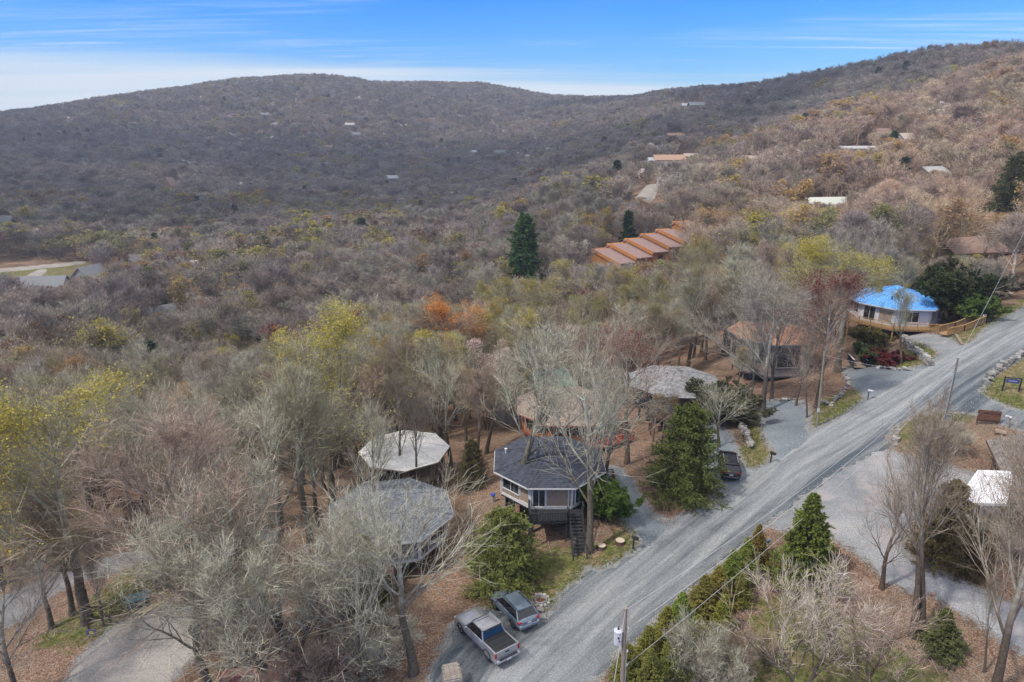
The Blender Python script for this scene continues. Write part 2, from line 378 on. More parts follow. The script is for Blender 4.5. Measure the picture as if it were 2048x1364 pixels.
def cross_frame(x, y):
    best = np.full(x.shape, 1e9); ac = np.zeros(x.shape); al = np.zeros(x.shape); s = 0
    for i in range(len(CLINE)-1):
        a, b = CLINE[i], CLINE[i+1]; v = b-a; L = np.hypot(*v); u = v/L
        tt = (x-a[0])*u[0]+(y-a[1])*u[1]; tc = np.clip(tt, 0, L)
        d = np.hypot(x-a[0]-tc*u[0], y-a[1]-tc*u[1]); sg = np.sign((x-a[0])*u[1]-(y-a[1])*u[0])
        m = d < best; best = np.where(m, d, best); ac = np.where(m, d*sg, ac); al = np.where(m, s+tt, al); s += L
    return ac, al
def sheet(name, poly, mat, lift, step=0.7, kind='structure', jag=0.16, seed=1):
    rng = np.random.default_rng(seed); B = []
    n = len(poly)
    # rounded, slightly ragged outline (Catmull-Rom through the surveyed points)
    for i in range(n):
        p0, p1, p2, p3 = poly[i-1], poly[i], poly[(i+1) % n], poly[(i+2) % n]
        k = max(1, int(np.hypot(*(p2-p1))/0.6))
        for j in range(k):
            u = j/k; B.append(0.5*((2*p1)+(-p0+p2)*u+(2*p0-5*p1+4*p2-p3)*u*u+(-p0+3*p1-3*p2+p3)*u**3)+rng.normal(0, jag, 2))
    B = np.array(B); lo, hi = B.min(0), B.max(0)
    gx, gy = np.meshgrid(np.arange(lo[0], hi[0], step), np.arange(lo[1], hi[1], step)); gx = gx.ravel(); gy = gy.ravel()
    k = inside(B, gx, gy); gx, gy = gx[k], gy[k]; k = pdist(B, gx, gy) > 0.3; gx, gy = gx[k], gy[k]
    pts = [Vector(b) for b in B]+[Vector((a, b)) for a, b in zip(gx, gy)]; nb = len(B)
    vv, ee, ff, ov, _, _ = delaunay_2d_cdt(pts, [(i, (i+1) % nb) for i in range(nb)], [], 0, 1e-5)
    V = np.array([tuple(q) for q in vv]); F = []
    cen = np.array([V[list(f)].mean(0) for f in ff]); ins = inside(B, cen[:, 0], cen[:, 1])
    F = [f for f, q in zip(ff, ins) if q and len(f) == 3]
    z = H(V[:, 0], V[:, 1]); d = pdist(B, V[:, 0], V[:, 1])
    Z = z+np.where(d < 0.05, -0.04, lift)
    ac, al = cross_frame(V[:, 0], V[:, 1])
    F = np.array([list(f) for f in F])
    # all faces up
    a, b, c = V[F[:, 0]], V[F[:, 1]], V[F[:, 2]]; cr = (b[:, 0]-a[:, 0])*(c[:, 1]-a[:, 1])-(b[:, 1]-a[:, 1])*(c[:, 0]-a[:, 0])
    F[cr < 0] = F[cr < 0][:, ::-1]
    me = raw_mesh(name, np.column_stack([V, Z]), F, None, [mat], smooth=True)
    for nm, q in (('across', ac), ('along', al)):
        at_ = me.attributes.new(nm, 'FLOAT', 'POINT'); at_.data.foreach_set('value', q.astype(np.float32))
    return tag(link(name, me), kind=kind)
g_main = gravel('road_gravel', (0.075,0.092,0.108), (0.315,0.328,0.328), 0.9)
g_pad = gravel('driveway_gravel', (0.112,0.135,0.155), (0.225,0.25,0.27), 0.0)
g_yard = gravel('yard_gravel', (0.17,0.185,0.20), (0.33,0.33,0.335), 0.0, (0.35,0.315,0.31))
g_lot = gravel('lot_gravel', (0.24,0.225,0.20), (0.38,0.35,0.32), 0.0)
g_pav = gravel('old_asphalt', (0.14,0.14,0.15), (0.26,0.25,0.25), 0.0)
for i, (k, m, z, nm) in enumerate([('drive_a', g_pad, .055, 'driveway'), ('drive_b', g_pad, .05, 'driveway'), ('drive_c', g_pad, .055, 'driveway'), ('drive_d', g_pad, .05, 'driveway'),
        ('drive_e', g_yard, .055, 'driveway'), ('side_road', g_main, .06, 'gravel_side_road'), ('yard', g_yard, .05, 'gravel_yard'), ('lot', g_lot, .06, 'gravel_parking_lot'), ('paved', g_pav, .06, 'asphalt_lane'), ('main', g_main, .085, 'gravel_road')]):
    sheet(nm, ROADS[k], m, z, seed=i+5, jag=0.05 if k == 'paved' else 0.2)
# ------------------------------------------------------------------ tree building
def unit(v): return v/(np.linalg.norm(v, axis=-1, keepdims=True)+1e-9)
def perp(d, rng):
    r = rng.normal(size=d.shape); r -= (r*d).sum(-1, keepdims=True)*d
    return unit(r)
def strands(rng, P0, D, Ln, R0, K, wob, up, tip=0.25):
    """N wandering, tapering branches of K segments"""
    N = len(P0); pts = np.empty((N, K+1, 3)); pts[:, 0] = P0; d = unit(D.copy())
    for k in range(K):
        d = unit(d+rng.normal(size=(N, 3))*wob+np.array((0, 0, 1))*np.reshape(up, (-1, 1) if np.ndim(up) else (1, 1)))
        pts[:, k+1] = pts[:, k]+d*(Ln/K)[:, None]
    rad = R0[:, None]*np.linspace(1, tip, K+1)[None]
    return pts, rad
def sprout(rng, pts, rad, n, t0, ang, dang, even=False, bias_up=0.0):
    """n children per strand: where they leave it and which way"""
    N, K1, _ = pts.shape; K = K1-1
    t = (t0+(0.99-t0)*(np.arange(n)[None]+rng.uniform(0, 1, (N, n)))/n) if not even else np.tile(t0+(0.99-t0)*(np.arange(n)+0.5)/n, (N, 1))
    f = t*K; i = np.minimum(f.astype(int), K-1); w = (f-i)[..., None]; I = np.arange(N)[:, None]
    p = pts[I, i]*(1-w)+pts[I, i+1]*w; r = rad[I, i]*(1-w[..., 0])+rad[I, i+1]*w[..., 0]
    d = unit(pts[I, i+1]-pts[I, i]); d = d.reshape(-1, 3)
    a = perp(d, rng); a[:, 2] += bias_up; a = unit(a)
    th = np.abs(rng.normal(ang, dang, len(d)))[:, None]
    return p.reshape(-1, 3), unit(d*np.cos(th)+a*np.sin(th)), t.ravel(), r.ravel()
class Acc:
    def __init__(s): s.V = []; s.T = []; s.Q = []; s.n = 0
    def tube(s, pts, rad, sides):
        N, K1, _ = pts.shape; d = unit(pts[:, -1]-pts[:, 0]); a = np.cross(d, np.array((0.31, 0.83, 0.46))); a = unit(a); b = np.cross(d, a)
        th = np.arange(sides)*2*pi/sides; o = a[:, None]*np.cos(th)[None, :, None]+b[:, None]*np.sin(th)[None, :, None]
        v = pts[:, :, None]+o[:, None]*rad[:, :, None, None]; base = s.n
        s.V.append(v.reshape(-1, 3)); s.n += N*K1*sides
        i = (np.arange(N)[:, None, None]*K1+np.arange(K1-1)[None, :, None])*sides; j = np.arange(sides)[None, None]; j2 = (j+1) % sides
        s.Q.append(np.stack([i+j, i+j2, i+sides+j2, i+sides+j], -1).reshape(-1, 4)+base)
    def ribbon(s, pts, rad, rng):
        """two-sided tapering twig: strip with a pointed end"""
        N, K1, _ = pts.shape; d = unit(pts[:, -1]-pts[:, 0]); o = perp(d, rng)[:, None]*rad[:, :-1, None]
        v = np.concatenate([np.stack([pts[:, :-1]-o, pts[:, :-1]+o], 2).reshape(N, -1, 3), pts[:, -1:]], 1); m = v.shape[1]; base = s.n
        s.V.append(v.reshape(-1, 3)); s.n += N*m; b = base+np.arange(N)[:, None]*m
        for k in range(K1-2): s.Q.append(np.stack([b[:, 0]+2*k, b[:, 0]+2*k+1, b[:, 0]+2*k+3, b[:, 0]+2*k+2], -1))
        s.T.append(np.stack([b[:, 0]+m-3, b[:, 0]+m-2, b[:, 0]+m-1], -1))
    def leaves(s, C, size, rng, flat=0.0, elong=1.0, D=None):
        """small three-cornered leaves or buds at points C"""
        N = len(C); a = unit(rng.normal(size=(N, 3))) if D is None else unit(D); b = perp(a, rng)
        if flat: b[:, 2] *= (1-flat); b = unit(b)
        sz = (size*rng.uniform(0.6, 1.3, N))[:, None]
        v = np.stack([C-b*sz*0.5, C+b*sz*0.5, C+a*sz*elong], 1); base = s.n
        s.V.append(v.reshape(-1, 3)); s.n += 3*N; s.T.append(base+np.arange(3*N).reshape(N, 3))
    def mesh(s, name, mats, smooth=False):
        return raw_mesh(name, np.concatenate(s.V), np.concatenate(s.T) if s.T else None, np.concatenate(s.Q) if s.Q else None, mats, smooth=smooth)

def bark(name, c1, c2, c3, inst=False, foot=None):
    t = NT(name, 0.9, 0.1); p = t.obj()
    n = t.noise(1.6, 5, 0.7, p)
    c = t.ramp(n, [(0.32, c1), (0.5, c2), (0.66, c3)])
    if foot:                                                   # rough dark bark on the old wood, smooth pale lichened bark higher up
        s = t.n('ShaderNodeSeparateXYZ'); t.l(p, s.inputs[0]); f = t.ramp(t.noise(5, 4, 0.7, p), [(0.3, foot[0]), (0.7, foot[1])])
        hz = t.math('ADD', s.outputs[2], t.math('MULTIPLY', t.math('SUBTRACT', t.noise(0.6, 4, 0.7, p), 0.5), 6.0)); c = t.mix(t.rng(hz, 4.0, 8.5), f, c)
    if inst: k = t.n('ShaderNodeAttribute', attribute_name='tint', attribute_type='INSTANCER').outputs['Color']
    else: k = t.n('ShaderNodeObjectInfo').outputs['Color']
    c = t.mix(1.0, c, k, 'MULTIPLY')
    t.col(c)
    return t.m
def leafmat(name, inst=False, attr='leaf', var=0.45, trans=0.35):
    t = NT(name, 0.65, 0.2)
    k = t.n('ShaderNodeAttribute', attribute_name=attr, attribute_type='INSTANCER').outputs['Color'] if inst else t.n('ShaderNodeObjectInfo').outputs['Color']
    n = t.noise(1.1, 3, 0.6, t.obj()); f = t.noise(7.0, 2, 0.6, t.obj())
    v = t.rng(t.math('ADD', t.math('MULTIPLY', n, 0.5), t.math('MULTIPLY', f, 0.5)), 0.3, 0.7, 1-var, 1+var)
    x = t.n('ShaderNodeHueSaturation'); t.l(v, x.inputs['Value']); t.l(k, x.inputs['Color']); t.col(x.outputs[0])
    tr = t.n('ShaderNodeBsdfTranslucent'); t.l(x.outputs[0], tr.inputs[0]); mx = t.n('ShaderNodeMixShader'); mx.inputs[0].default_value = trans
    out = t.nt.nodes['Material Output']; t.l(t.b.outputs[0], mx.inputs[1]); t.l(tr.outputs[0], mx.inputs[2]); t.l(mx.outputs[0], out.inputs[0])
    return t.m
B1, B2, B3 = (0.16,0.13,0.105), (0.34,0.31,0.26), (0.62,0.61,0.53)
M_bark = bark('lichened_bark', (0.20,0.175,0.14), (0.36,0.345,0.29), (0.58,0.59,0.51), foot=((0.06,0.048,0.038), (0.17,0.145,0.12)))
M_twig = bark('bare_twigs', (0.20,0.175,0.148), (0.36,0.33,0.28), (0.60,0.585,0.505))
M_leaf = leafmat('spring_leaves'); M_needle = leafmat('conifer_needles', var=0.55, trans=0.15)
I_twig = bark('bare_twigs_far', (0.25,0.225,0.20), (0.37,0.35,0.315), (0.52,0.505,0.455), inst=True)
I_leaf = leafmat('spring_leaves_far', inst=True); I_needle = leafmat('conifer_needles_far', inst=True, trans=0.1)

def broadleaf(seed, Ht=16.0, kind='spread', lod=0, leafn=0, leafsize=0.13):
    """returns trunk, crown and leaf accumulators of a tree Ht metres tall standing at the origin"""
    rng = np.random.default_rng(seed); tr = Acc(); cr = Acc(); lf = Acc()
    n_twig, n_let, wid = ((8, 7, 0.0085), (7, 7, 0.014), (5, 6, 0.031))[lod]
    op = kind == 'open'
    if op: kind = 'narrow' if seed % 2 else 'spread'
    if kind == 'spread': nst, fork, limbs, crown0, ang, splay = 1, 0.42, 13, 0.30, 0.62, 0.03
    elif kind == 'narrow': nst, fork, limbs, crown0, ang, splay = 1, 0.85, 16, 0.42, 0.60, 0.02
    elif kind == 'multi': nst, fork, limbs, crown0, ang, splay = 5, 0.85, 9, 0.28, 0.45, 0.30
    elif kind == 'low': nst, fork, limbs, crown0, ang, splay = 2, 0.45, 12, 0.25, 0.95, 0.22
    else: nst, fork, limbs, crown0, ang, splay = 9, 0.8, 7, 0.12, 0.5, 0.42      # shrub
    az = np.arange(nst)*2*pi/nst+rng.uniform(0, 1, nst); D = np.stack([np.cos(az)*splay, np.sin(az)*splay, np.ones(nst)], -1)
    r0 = Ht*0.0145/math.sqrt(nst)*1.25
    ln = Ht*rng.uniform(0.74, 0.86, nst)
    pts, rad = strands(rng, rng.normal(0, 0.12, (nst, 3))*(1, 1, 0)-np.array((0, 0, 0.5)), D, ln, np.full(nst, r0), 10, 0.055, 0.03, 0.22)
    rad[:, 0] *= 1.5; rad[:, 1] *= 1.08
    tr.tube(pts, rad, (8, 5, 4)[lod])
    # limbs
    p, d, t, r = sprout(rng, pts, rad, limbs, crown0, ang, 0.16, even=True)
    prof = np.clip(1.15-0.75*((t-crown0)/(1-crown0)), 0.3, 1.2)*rng.uniform(0.75, 1.2, len(t))
    L1 = Ht*{'spread':0.44,'narrow':0.30,'multi':0.30,'low':0.50,'shrub':0.32}[kind]*prof
    P1, R1 = strands(rng, p, d, L1, np.minimum(r*0.62, 0.011*L1+0.012), 7, 0.08, 0.055 if kind != 'low' else 0.03, 0.2)
    tr.tube(P1, R1, (5, 3, 3)[lod])
    if kind == 'multi': n_twig, n_let = (9, 7, 4)[lod]-1, (6, 5, 4)[lod]
    if kind == 'shrub': n_twig, n_let = 5, 4
    if op: n_twig, n_let, limbs = 4, 4, 11
    if kind == 'low': n_twig, n_let, limbs = 5, 4, 8
    # branches
    nb = {'multi':(6,4,3),'shrub':(4,4,3),'low':(5,5,4)}.get(kind, (10, 7, 6))[lod]
    p, d, t, r = sprout(rng, P1, R1, nb, 0.15, 0.52, 0.16, bias_up=0.3)
    L2 = np.repeat(L1, nb)*rng.uniform(0.30, 0.62, len(t))*(1.25-0.7*t)
    P2, R2 = strands(rng, p, d, L2, np.maximum(r*0.55, 0.010), 5 if lod < 2 else 3, 0.09, 0.035, 0.3)
    (tr if lod == 0 else cr).tube(P2, R2, 3) if lod < 2 else cr.ribbon(P2, np.maximum(R2, 0.03), rng)
    # twigs
    p, d, t, r = sprout(rng, P2, R2, n_twig, 0.08, 0.52, 0.18, bias_up=0.15)
    L3 = (0.35+np.repeat(L2, n_twig)*rng.uniform(0.4, 0.85, len(t)))*(1.2-0.6*t)
    P3, R3 = strands(rng, p, d, L3, np.maximum(r*0.5, wid*0.9), 3 if lod < 2 else 2, 0.11, 0.035, 0.5)
    if lod == 0: cr.tube(P3, R3, 3)
    else: cr.ribbon(P3, np.maximum(R3, wid*0.7), rng)
    # twiglets
    p, d, t, r = sprout(rng, P3, R3, n_let, 0.1, 0.6, 0.22, bias_up=0.1)
    L4 = (0.20+np.repeat(L3, n_let)*rng.uniform(0.3, 0.65, len(t)))*(1 if lod == 0 else 1.3 if lod == 1 else 1.7)
    P4, R4 = strands(rng, p, d, L4, np.full(len(t), wid), 2 if lod < 2 else 1, 0.12, 0.05, 0.6)
    cr.ribbon(P4, R4, rng)
    if leafn:
        tips = P4[:, -1]; w = np.clip(tips[:, 2]/Ht, 0, 1)**2.6; n = min(leafn, 400000)
        # leaves come in clumps: some twigs are ahead of others
        cl = 1.3*np.sin(tips[:, 0]*1.3+seed)+np.sin(tips[:, 1]*1.5+seed*2)+np.sin(tips[:, 2]*1.7)
        w = w*np.clip(cl+1.2, 0.05, 3); w /= w.sum()
        k = rng.choice(len(tips), n, p=w); C = tips[k]+rng.normal(0, 0.10, (n, 3))
        lf.leaves(C, leafsize, rng)
    return tr, cr, lf
def conifer(seed, Ht, Rb, nbr, nlet, nleaf, droop, lsize, power=0.8, base=0.08, lod=0, curl=0.05, wide=0.5):
    rng = np.random.default_rng(seed); tr = Acc(); cr = Acc()
    pts, rad = strands(rng, np.array([[0, 0, -0.4]]), np.array([[0, 0, 1.0]]), np.array([Ht+0.4]), np.array([Ht*0.014]), 10, 0.012, 0.0, 0.06)
    tr.tube(pts, rad, 8 if lod == 0 else 5)
    u = (np.arange(nbr)+rng.uniform(0, 1, nbr))/nbr; u = base+(1-base)*u**1.15
    az = np.arange(nbr)*2.39996+rng.normal(0, 0.25, nbr)
    Lb = Rb*np.clip(1-u, 0.015, 1)**power*rng.uniform(0.72, 1.15, nbr)+0.12
    f = u*10; i = np.minimum(f.astype(int), 9); p = pts[0, i]*(1-(f-i))[:, None]+pts[0, i+1]*(f-i)[:, None]
    el = droop+u*0.75
    D = np.stack([np.cos(az), np.sin(az), el], -1)
    P1, R1 = strands(rng, p, D, Lb, 0.010*Lb+0.012, 6, 0.06, curl, 0.2)
    tr.tube(P1, R1, 3)
    q, d, t, r = sprout(rng, P1, R1, nlet, 0.12, 0.95, 0.2)
    d[:, 2] *= 0.45; d = unit(d)
    L2 = np.repeat(Lb, nlet)*(0.50-0.36*t)*rng.uniform(0.7, 1.2, len(t))+0.10
    P2, R2 = strands(rng, q, d, L2, np.full(len(t), 0.008), 3, 0.10, -0.06 if droop < 0.1 else 0.05, 0.5)
    cr.ribbon(P2, R2, rng)
    s, dd, t2, _ = sprout(rng, P2, R2, nleaf, 0.0, 0.85, 0.25)
    dd[:, 2] -= 0.12
    cr.leaves(s, lsize, rng, elong=1.7, D=dd)
    q2, d2, _, _ = sprout(rng, P1, R1, nleaf*2, 0.2, 0.9, 0.3); cr.leaves(q2, lsize, rng, elong=1.6, D=d2)
    return tr, cr
def evergreen_shrub(seed, Rr, Hh, n, lsize):
    """rounded shrub of upright stems with broad leaves in whorls"""
    rng = np.random.default_rng(seed); tr = Acc(); cr = Acc(); m = 26
    az = rng.uniform(0, 2*pi, m); k = rng.uniform(0.1, 0.9, m)
    D = np.stack([np.cos(az)*k*Rr/Hh*1.2, np.sin(az)*k*Rr/Hh*1.2, np.ones(m)], -1)
    P1, R1 = strands(rng, rng.normal(0, 0.15, (m, 3))*(1, 1, 0), D, Hh*rng.uniform(0.7, 1.05, m), np.full(m, 0.03), 6, 0.15, 0.05, 0.4); tr.tube(P1, R1, 4)
    q, d, t, r = sprout(rng, P1, R1, 12, 0.25, 0.8, 0.25); P2, R2 = strands(rng, q, d, np.full(len(t), Rr*0.38)*rng.uniform(0.5, 1.1, len(t)), np.full(len(t), 0.012), 3, 0.15, 0.08, 0.5)
    cr.tube(P2, R2, 3)
    q, d, t, r = sprout(rng, P2, R2, max(1, n//len(P2)), 0.3, 1.1, 0.3)
    cr.leaves(q+d*0.05, lsize, rng, elong=1.9, D=d)
    return tr, cr

PROTO = {}
def proto(key, tr, cr, lf=None, leafmat_=None, crown_mat=None):
    PROTO[key] = (tr.mesh(key+'_trunk', [M_bark], True), cr.mesh(key+'_crown', [crown_mat or M_twig]), lf.mesh(key+'_leaves', [M_leaf]) if lf is not None and lf.n else None)
for k, (kd, sd, ht) in enumerate([('spread',11,17),('spread',12,17),('narrow',21,18),('narrow',22,18),('multi',31,14),('low',41,9),('shrub',51,4.5),('open',25,16),('open',26,16)]):
    a, b, c = broadleaf(sd, ht, kd, 0, {'open':3200,'spread':11000,'multi':12000,'narrow':9000}.get(kd, 2500), 0.10 if kd != 'shrub' else 0.08)
    proto('near_%s%d' % (kd, sd), a, b, c)
for kd, sd, ht in [('spread',61,15),('spread',62,15),('narrow',63,16),('multi',64,13)]:
    a, b, c = broadleaf(sd, ht, kd, 1, 2600, 0.26); proto('mid_%s%d' % (kd, sd), a, b, c)
a, b = conifer(71, 10.0, 4.4, 150, 22, 24, -0.16, 0.095, power=0.48, base=0.03, curl=0.02); proto('hemlock', a, b, crown_mat=M_needle)
a, b = conifer(72, 7.0, 2.1, 120, 15, 20, 0.10, 0.08, power=0.9, base=0.02, curl=0.05); proto('spruce', a, b, crown_mat=M_needle)
a, b = conifer(73, 22.0, 5.2, 90, 12, 18, 0.12, 0.30, power=0.38, base=0.22, curl=0.07, lod=1); proto('pine', a, b, crown_mat=M_needle)
a, b = evergreen_shrub(74, 1.5, 2.4, 15000, 0.075); proto('rhodo', a, b, crown_mat=M_needle)
HT = {'near_spread11':17,'near_spread12':17,'near_narrow21':18,'near_narrow22':18,'near_multi31':14,'near_low41':9,'near_shrub51':4.5,
      'mid_spread61':15,'mid_spread62':15,'mid_narrow63':16,'mid_multi64':13,'hemlock':10,'spruce':7,'pine':22,'rhodo':2.6}
def true_h(key):
    z = 0
    for m in PROTO[key][:2]:
        v = np.empty(len(m.vertices)*3, np.float32); m.vertices.foreach_get('co', v); z = max(z, float(np.percentile(v.reshape(-1, 3)[:, 2], 99.7)))
    return z
HT = {k: true_h(k) for k in PROTO}
if False:
    print('TRIS', sum(len(m.loops)-2*len(m.polygons) for v in PROTO.values() for m in v if m)); print('TRIS', {k: sum(len(m.loops)-2*len(m.polygons) for m in v if m) for k, v in PROTO.items()}, HT)

random.seed(7)
TREES = []
def tree(key, x, y, h, label, cat='tree', name='bare_tree', group=None, tint=(1,1,1), leaf=None, wide=1.0, rz=None, z=None, lean=(0,0), crown_name='crown'):
    tm, cm, lm = PROTO[key]; s = h/HT[key]; zz = h1(x, y) if z is None else z
    e = empty(name, (x, y, zz-0.05), random.uniform(0, 6.28) if rz is None else rz, label, cat, group)
    e.scale = (s*wide, s*wide, s)
    if lean != (0, 0): e.rotation_euler = (lean[0], lean[1], 0)
    a = link('trunk', tm, e); b = link(crown_name, cm, e); b.color = (*tint, 1); a.color = (*(0.5+0.5*np.array(tint)), 1) if key[:4] in ('near', 'mid_') else (0.9, 0.8, 0.7, 1)
    if leaf is not None and lm: l = link('foliage', lm, e); l.color = (*leaf, 1)
    TREES.append((x, y, h)); return e
def bt(bx, by, ty):
    """stand of a tree whose foot shows at (bx, by) and whose top reaches picture height ty"""
    x, y, z = at(bx, by); lo, hi = 0.5, 60.0
    for _ in range(40):
        m = (lo+hi)/2
        if proj(x, y, z+m)[1] > ty: lo = m
        else: hi = m
    return x, y, lo
YEL = (0.52, 0.44, 0.09); OLV = (0.38, 0.31, 0.075); ORG = (0.52, 0.225, 0.045); RED = (0.17, 0.035, 0.03); PNK = (0.62, 0.50, 0.47); GRN = (0.05, 0.095, 0.025)
LT = (1.10, 1.12, 1.0); PK = (1.02, 0.83, 0.75); BR = (0.85, 0.74, 0.66); OG = (0.98, 0.98, 0.78); GY = (0.9, 0.86, 0.84)
KEY = [
 # proto, base x, base y, top y, wide, tint, leaf, label
 ('near_spread12',178,1245,742,1.15,OG,YEL,'big tree at left edge dotted with bright yellow green new leaves above the asphalt lane'),
 ('near_narrow21',212,1258,1085,0.6,BR,None,'slim bare young tree beside the post and rail fence at lower left'),
 ('near_narrow22',142,1232,960,0.9,BR,None,'dark bare trunk between the yellow leaved tree and the asphalt lane'),
 ('near_spread11',408,1302,800,1.0,PK,None,'tall bare pinkish tree standing right of the pale gravel lot'),
 ('near_multi31',560,1400,985,1.15,LT,None,'many stemmed pale lichen covered tree in the bottom left thicket'),
 ('near_open26',835,1345,930,1.1,LT,None,'bare tree with fanned pale branches just left of the silver pickup'),
 ('near_open26',690,1340,1010,0.9,LT,None,'grey bare tree in front of the blue grey octagon roof at lower centre'),
 ('near_spread11',40,1400,1120,1.0,GY,None,'grey bare tree in the bottom left corner over the lane'),
 ('near_open25',738,1110,800,0.7,LT,None,'lichened slender tree rising past the left edge of the blue grey roof'),
 ('near_spread12',668,1010,597,1.05,OG,YEL,'tall broad tree with yellow green leafing top behind the octagon cabins'),
 ('near_open25',797,1000,745,0.7,BR,None,'left of two slender trunks in front of the cream octagon roof'),
 ('near_open25',832,1004,760,0.6,BR,None,'right of two slender trunks in front of the cream octagon roof'),
 ('near_open26',905,930,690,0.95,LT,None,'stout dark trunked bare tree right of the cream octagon roof'),
 ('near_open25',1022,1042,612,1.0,LT,None,'mossy trunked tree rising through the left side of the charcoal roof'),
 ('near_open26',1180,1108,690,0.95,LT,None,'pale barked bare tree beside the black stairs of the charcoal roofed cabin'),
 ('near_open26',1258,928,640,1.0,PK,(0.22,0.06,0.045),'dark trunked tree with a few red buds left of the big hemlock'),
 ('near_open25',1212,985,720,0.8,LT,None,'thin grey tree at the top of the driveway beside the charcoal roofed cabin'),
 ('near_open25',975,905,690,0.9,LT,None,'thin pale tree between the cream roof and the charcoal roof'),
 ('near_open26',1495,725,505,1.1,GY,None,'bare grey fan shaped tree left of the orange tan octagon roof'),
 ('near_open26',1545,800,560,0.75,GY,None,'bare grey tree in front of the orange tan octagon roof'),
 ('near_spread11',1630,815,540,0.85,PK,RED,'dark red budding maple between the orange tan roof and the blue roof'),
 ('near_open25',1500,800,655,0.9,GY,None,'grey bare tree before the left corner of the orange tan roof'),
 ('near_open26',1590,812,650,0.7,PK,None,'brown bare tree before the right corner of the orange tan roof'),
 ('near_open25',1612,835,680,0.6,BR,None,'small bare tree at the end of the round gravel driveway'),
 ('near_open25',1798,728,575,0.9,OG,OLV,'thin olive leafing tree in front of the blue roofed house'),
 ('near_open25',1818,1268,790,0.62,BR,None,'left trunk of the twin bare trees on the leaf covered bank at right'),
 ('near_open25',1838,1262,800,0.62,BR,None,'right trunk of the twin bare trees on the leaf covered bank at right'),
 ('near_spread12',1985,1390,880,0.9,BR,None,'large bare tree at the right edge in front of the dark brown house'),
 ('near_open25',1965,1345,1150,0.5,BR,None,'thin leaning sapling at right between the small spruce and the large bare tree'),
 ('near_open26',425,1385,985,1.1,LT,None,'pale fan crowned tree right of the gravel lot, nearest the bottom edge'),
 ('near_open26',470,1345,905,1.05,LT,None,'tall lichened tree left of the maroon deck'),
 ('near_open25',600,1360,920,1.3,PK,None,'tall grey tree directly behind the maroon deck'),
 ('near_open26',735,1375,985,1.0,LT,None,'thin fan crowned tree between the maroon deck and the brick pillar'),
 ('near_open26',560,1120,770,1.1,LT,None,'pale tree beside the plywood stack'),
 ('near_spread12',470,1080,760,1.0,LT,None,'pale tree on the bank beyond the asphalt lane'),
 ('near_narrow22',625,1090,735,0.95,OG,None,'greenish slender tree left of the blue grey octagon roof'),
 ('near_spread11',330,1085,780,1.0,LT,None,'pale lichened tree on the far side of the asphalt lane'),
 ('near_narrow21',268,1075,800,1.0,PK,None,'brown slender tree right of the big yellow tree'),
 ('near_low41',1590,1400,1130,0.9,(1.3,1.2,1.15),None,'crooked white branched tree on the mossy lawn at bottom right'),
 ('near_low41',1712,1400,1180,0.95,(1.2,1.0,0.95),None,'low spreading bare tree with twisted limbs at bottom right'),
 ('near_open26',1765,1175,945,1.0,(1.0,0.78,0.68),None,'reddish brown bare tree on the bank below the gravel yard'),
 ('near_open26',1440,895,760,1.2,LT,None,'lichened grey tree leaning over the black suv driveway'),
]
for key, bx, by, ty, wd, tint, leaf, lab in KEY:
    x, y, h = bt(bx, by, ty); tree(key, x, y, h, lab, tint=tint, leaf=leaf, wide=wd, name='leafing_tree' if leaf else 'bare_tree')
# crowns seen over the roofs: top point and height
TOP = [
 ('near_spread11',900,598,18,1.35,PK,(0.62,0.25,0.04),'orange leafing tree behind the cream octagon roof'),
 ('near_multi31',985,685,11,1.3,PK,(0.72,0.58,0.55),'pale pink blossoming tree behind the charcoal roofed cabin'),
 ('near_multi31',985,560,15,1.0,OG,OLV,'olive yellow tree at the foot of the tall dark pine'),
 ('near_spread11',1075,560,16,1.1,OG,OLV,'olive yellow tree right of the tall dark pine, nearest the pine'),
 ('near_spread12',1165,585,16,1.0,OG,(0.32,0.29,0.10),'pale olive leafing tree in the row behind the tan roof'),
 ('near_spread11',1205,520,17,1.15,GY,None,'wide bare brownish tree in front of the orange condominiums'),
 ('near_spread12',1310,545,16,1.0,OG,(0.28,0.26,0.10),'greenish grey tree below the orange condominiums'),
 ('near_spread11',1400,480,17,1.0,OG,(0.30,0.25,0.10),'tan olive tree right of the orange condominiums'),
 ('near_spread12',1715,482,17,1.5,OG,(0.42,0.36,0.05),'broad bright olive yellow tree behind the blue roofed house'),
 ('near_spread11',1640,415,15,1.2,OG,(0.38,0.33,0.06),'olive yellow tree in front of the pale zigzag roof'),
 ('near_spread11',360,782,13,1.2,PK,(0.50,0.26,0.08),'broad tree tipped with orange buds on the left slope'),
 ('near_spread12',35,985,13,1.0,OG,(0.45,0.33,0.05),'golden leafing tree under the big yellow tree at the left edge'),
 ('near_multi31',455,668,11,1.0,OG,(0.46,0.38,0.03),'bright golden yellow tree on the left slope beside a dark conifer'),
 ('near_multi31',405,655,11,0.9,OG,(0.30,0.28,0.08),'dull olive tree left of the bright golden yellow tree'),
 ('near_spread12',1560,540,17,1.1,GY,None,'tall bare grey tree behind the orange tan roof'),
 ('near_spread11',1890,430,11,1.2,BR,None,'bare dark branched tree behind the dark shrubs at right'),
 ('near_spread12',1985,440,9,1.2,BR,None,'bare brown tree above the gravel road at the right edge'),
]
for key, px, py, h, wd, tint, leaf, lab in TOP:
    x, y, z = at(px, py, h); tree(key, x, y, h, lab, tint=tint, leaf=leaf, wide=wd, name='leafing_tree' if leaf else 'bare_tree')
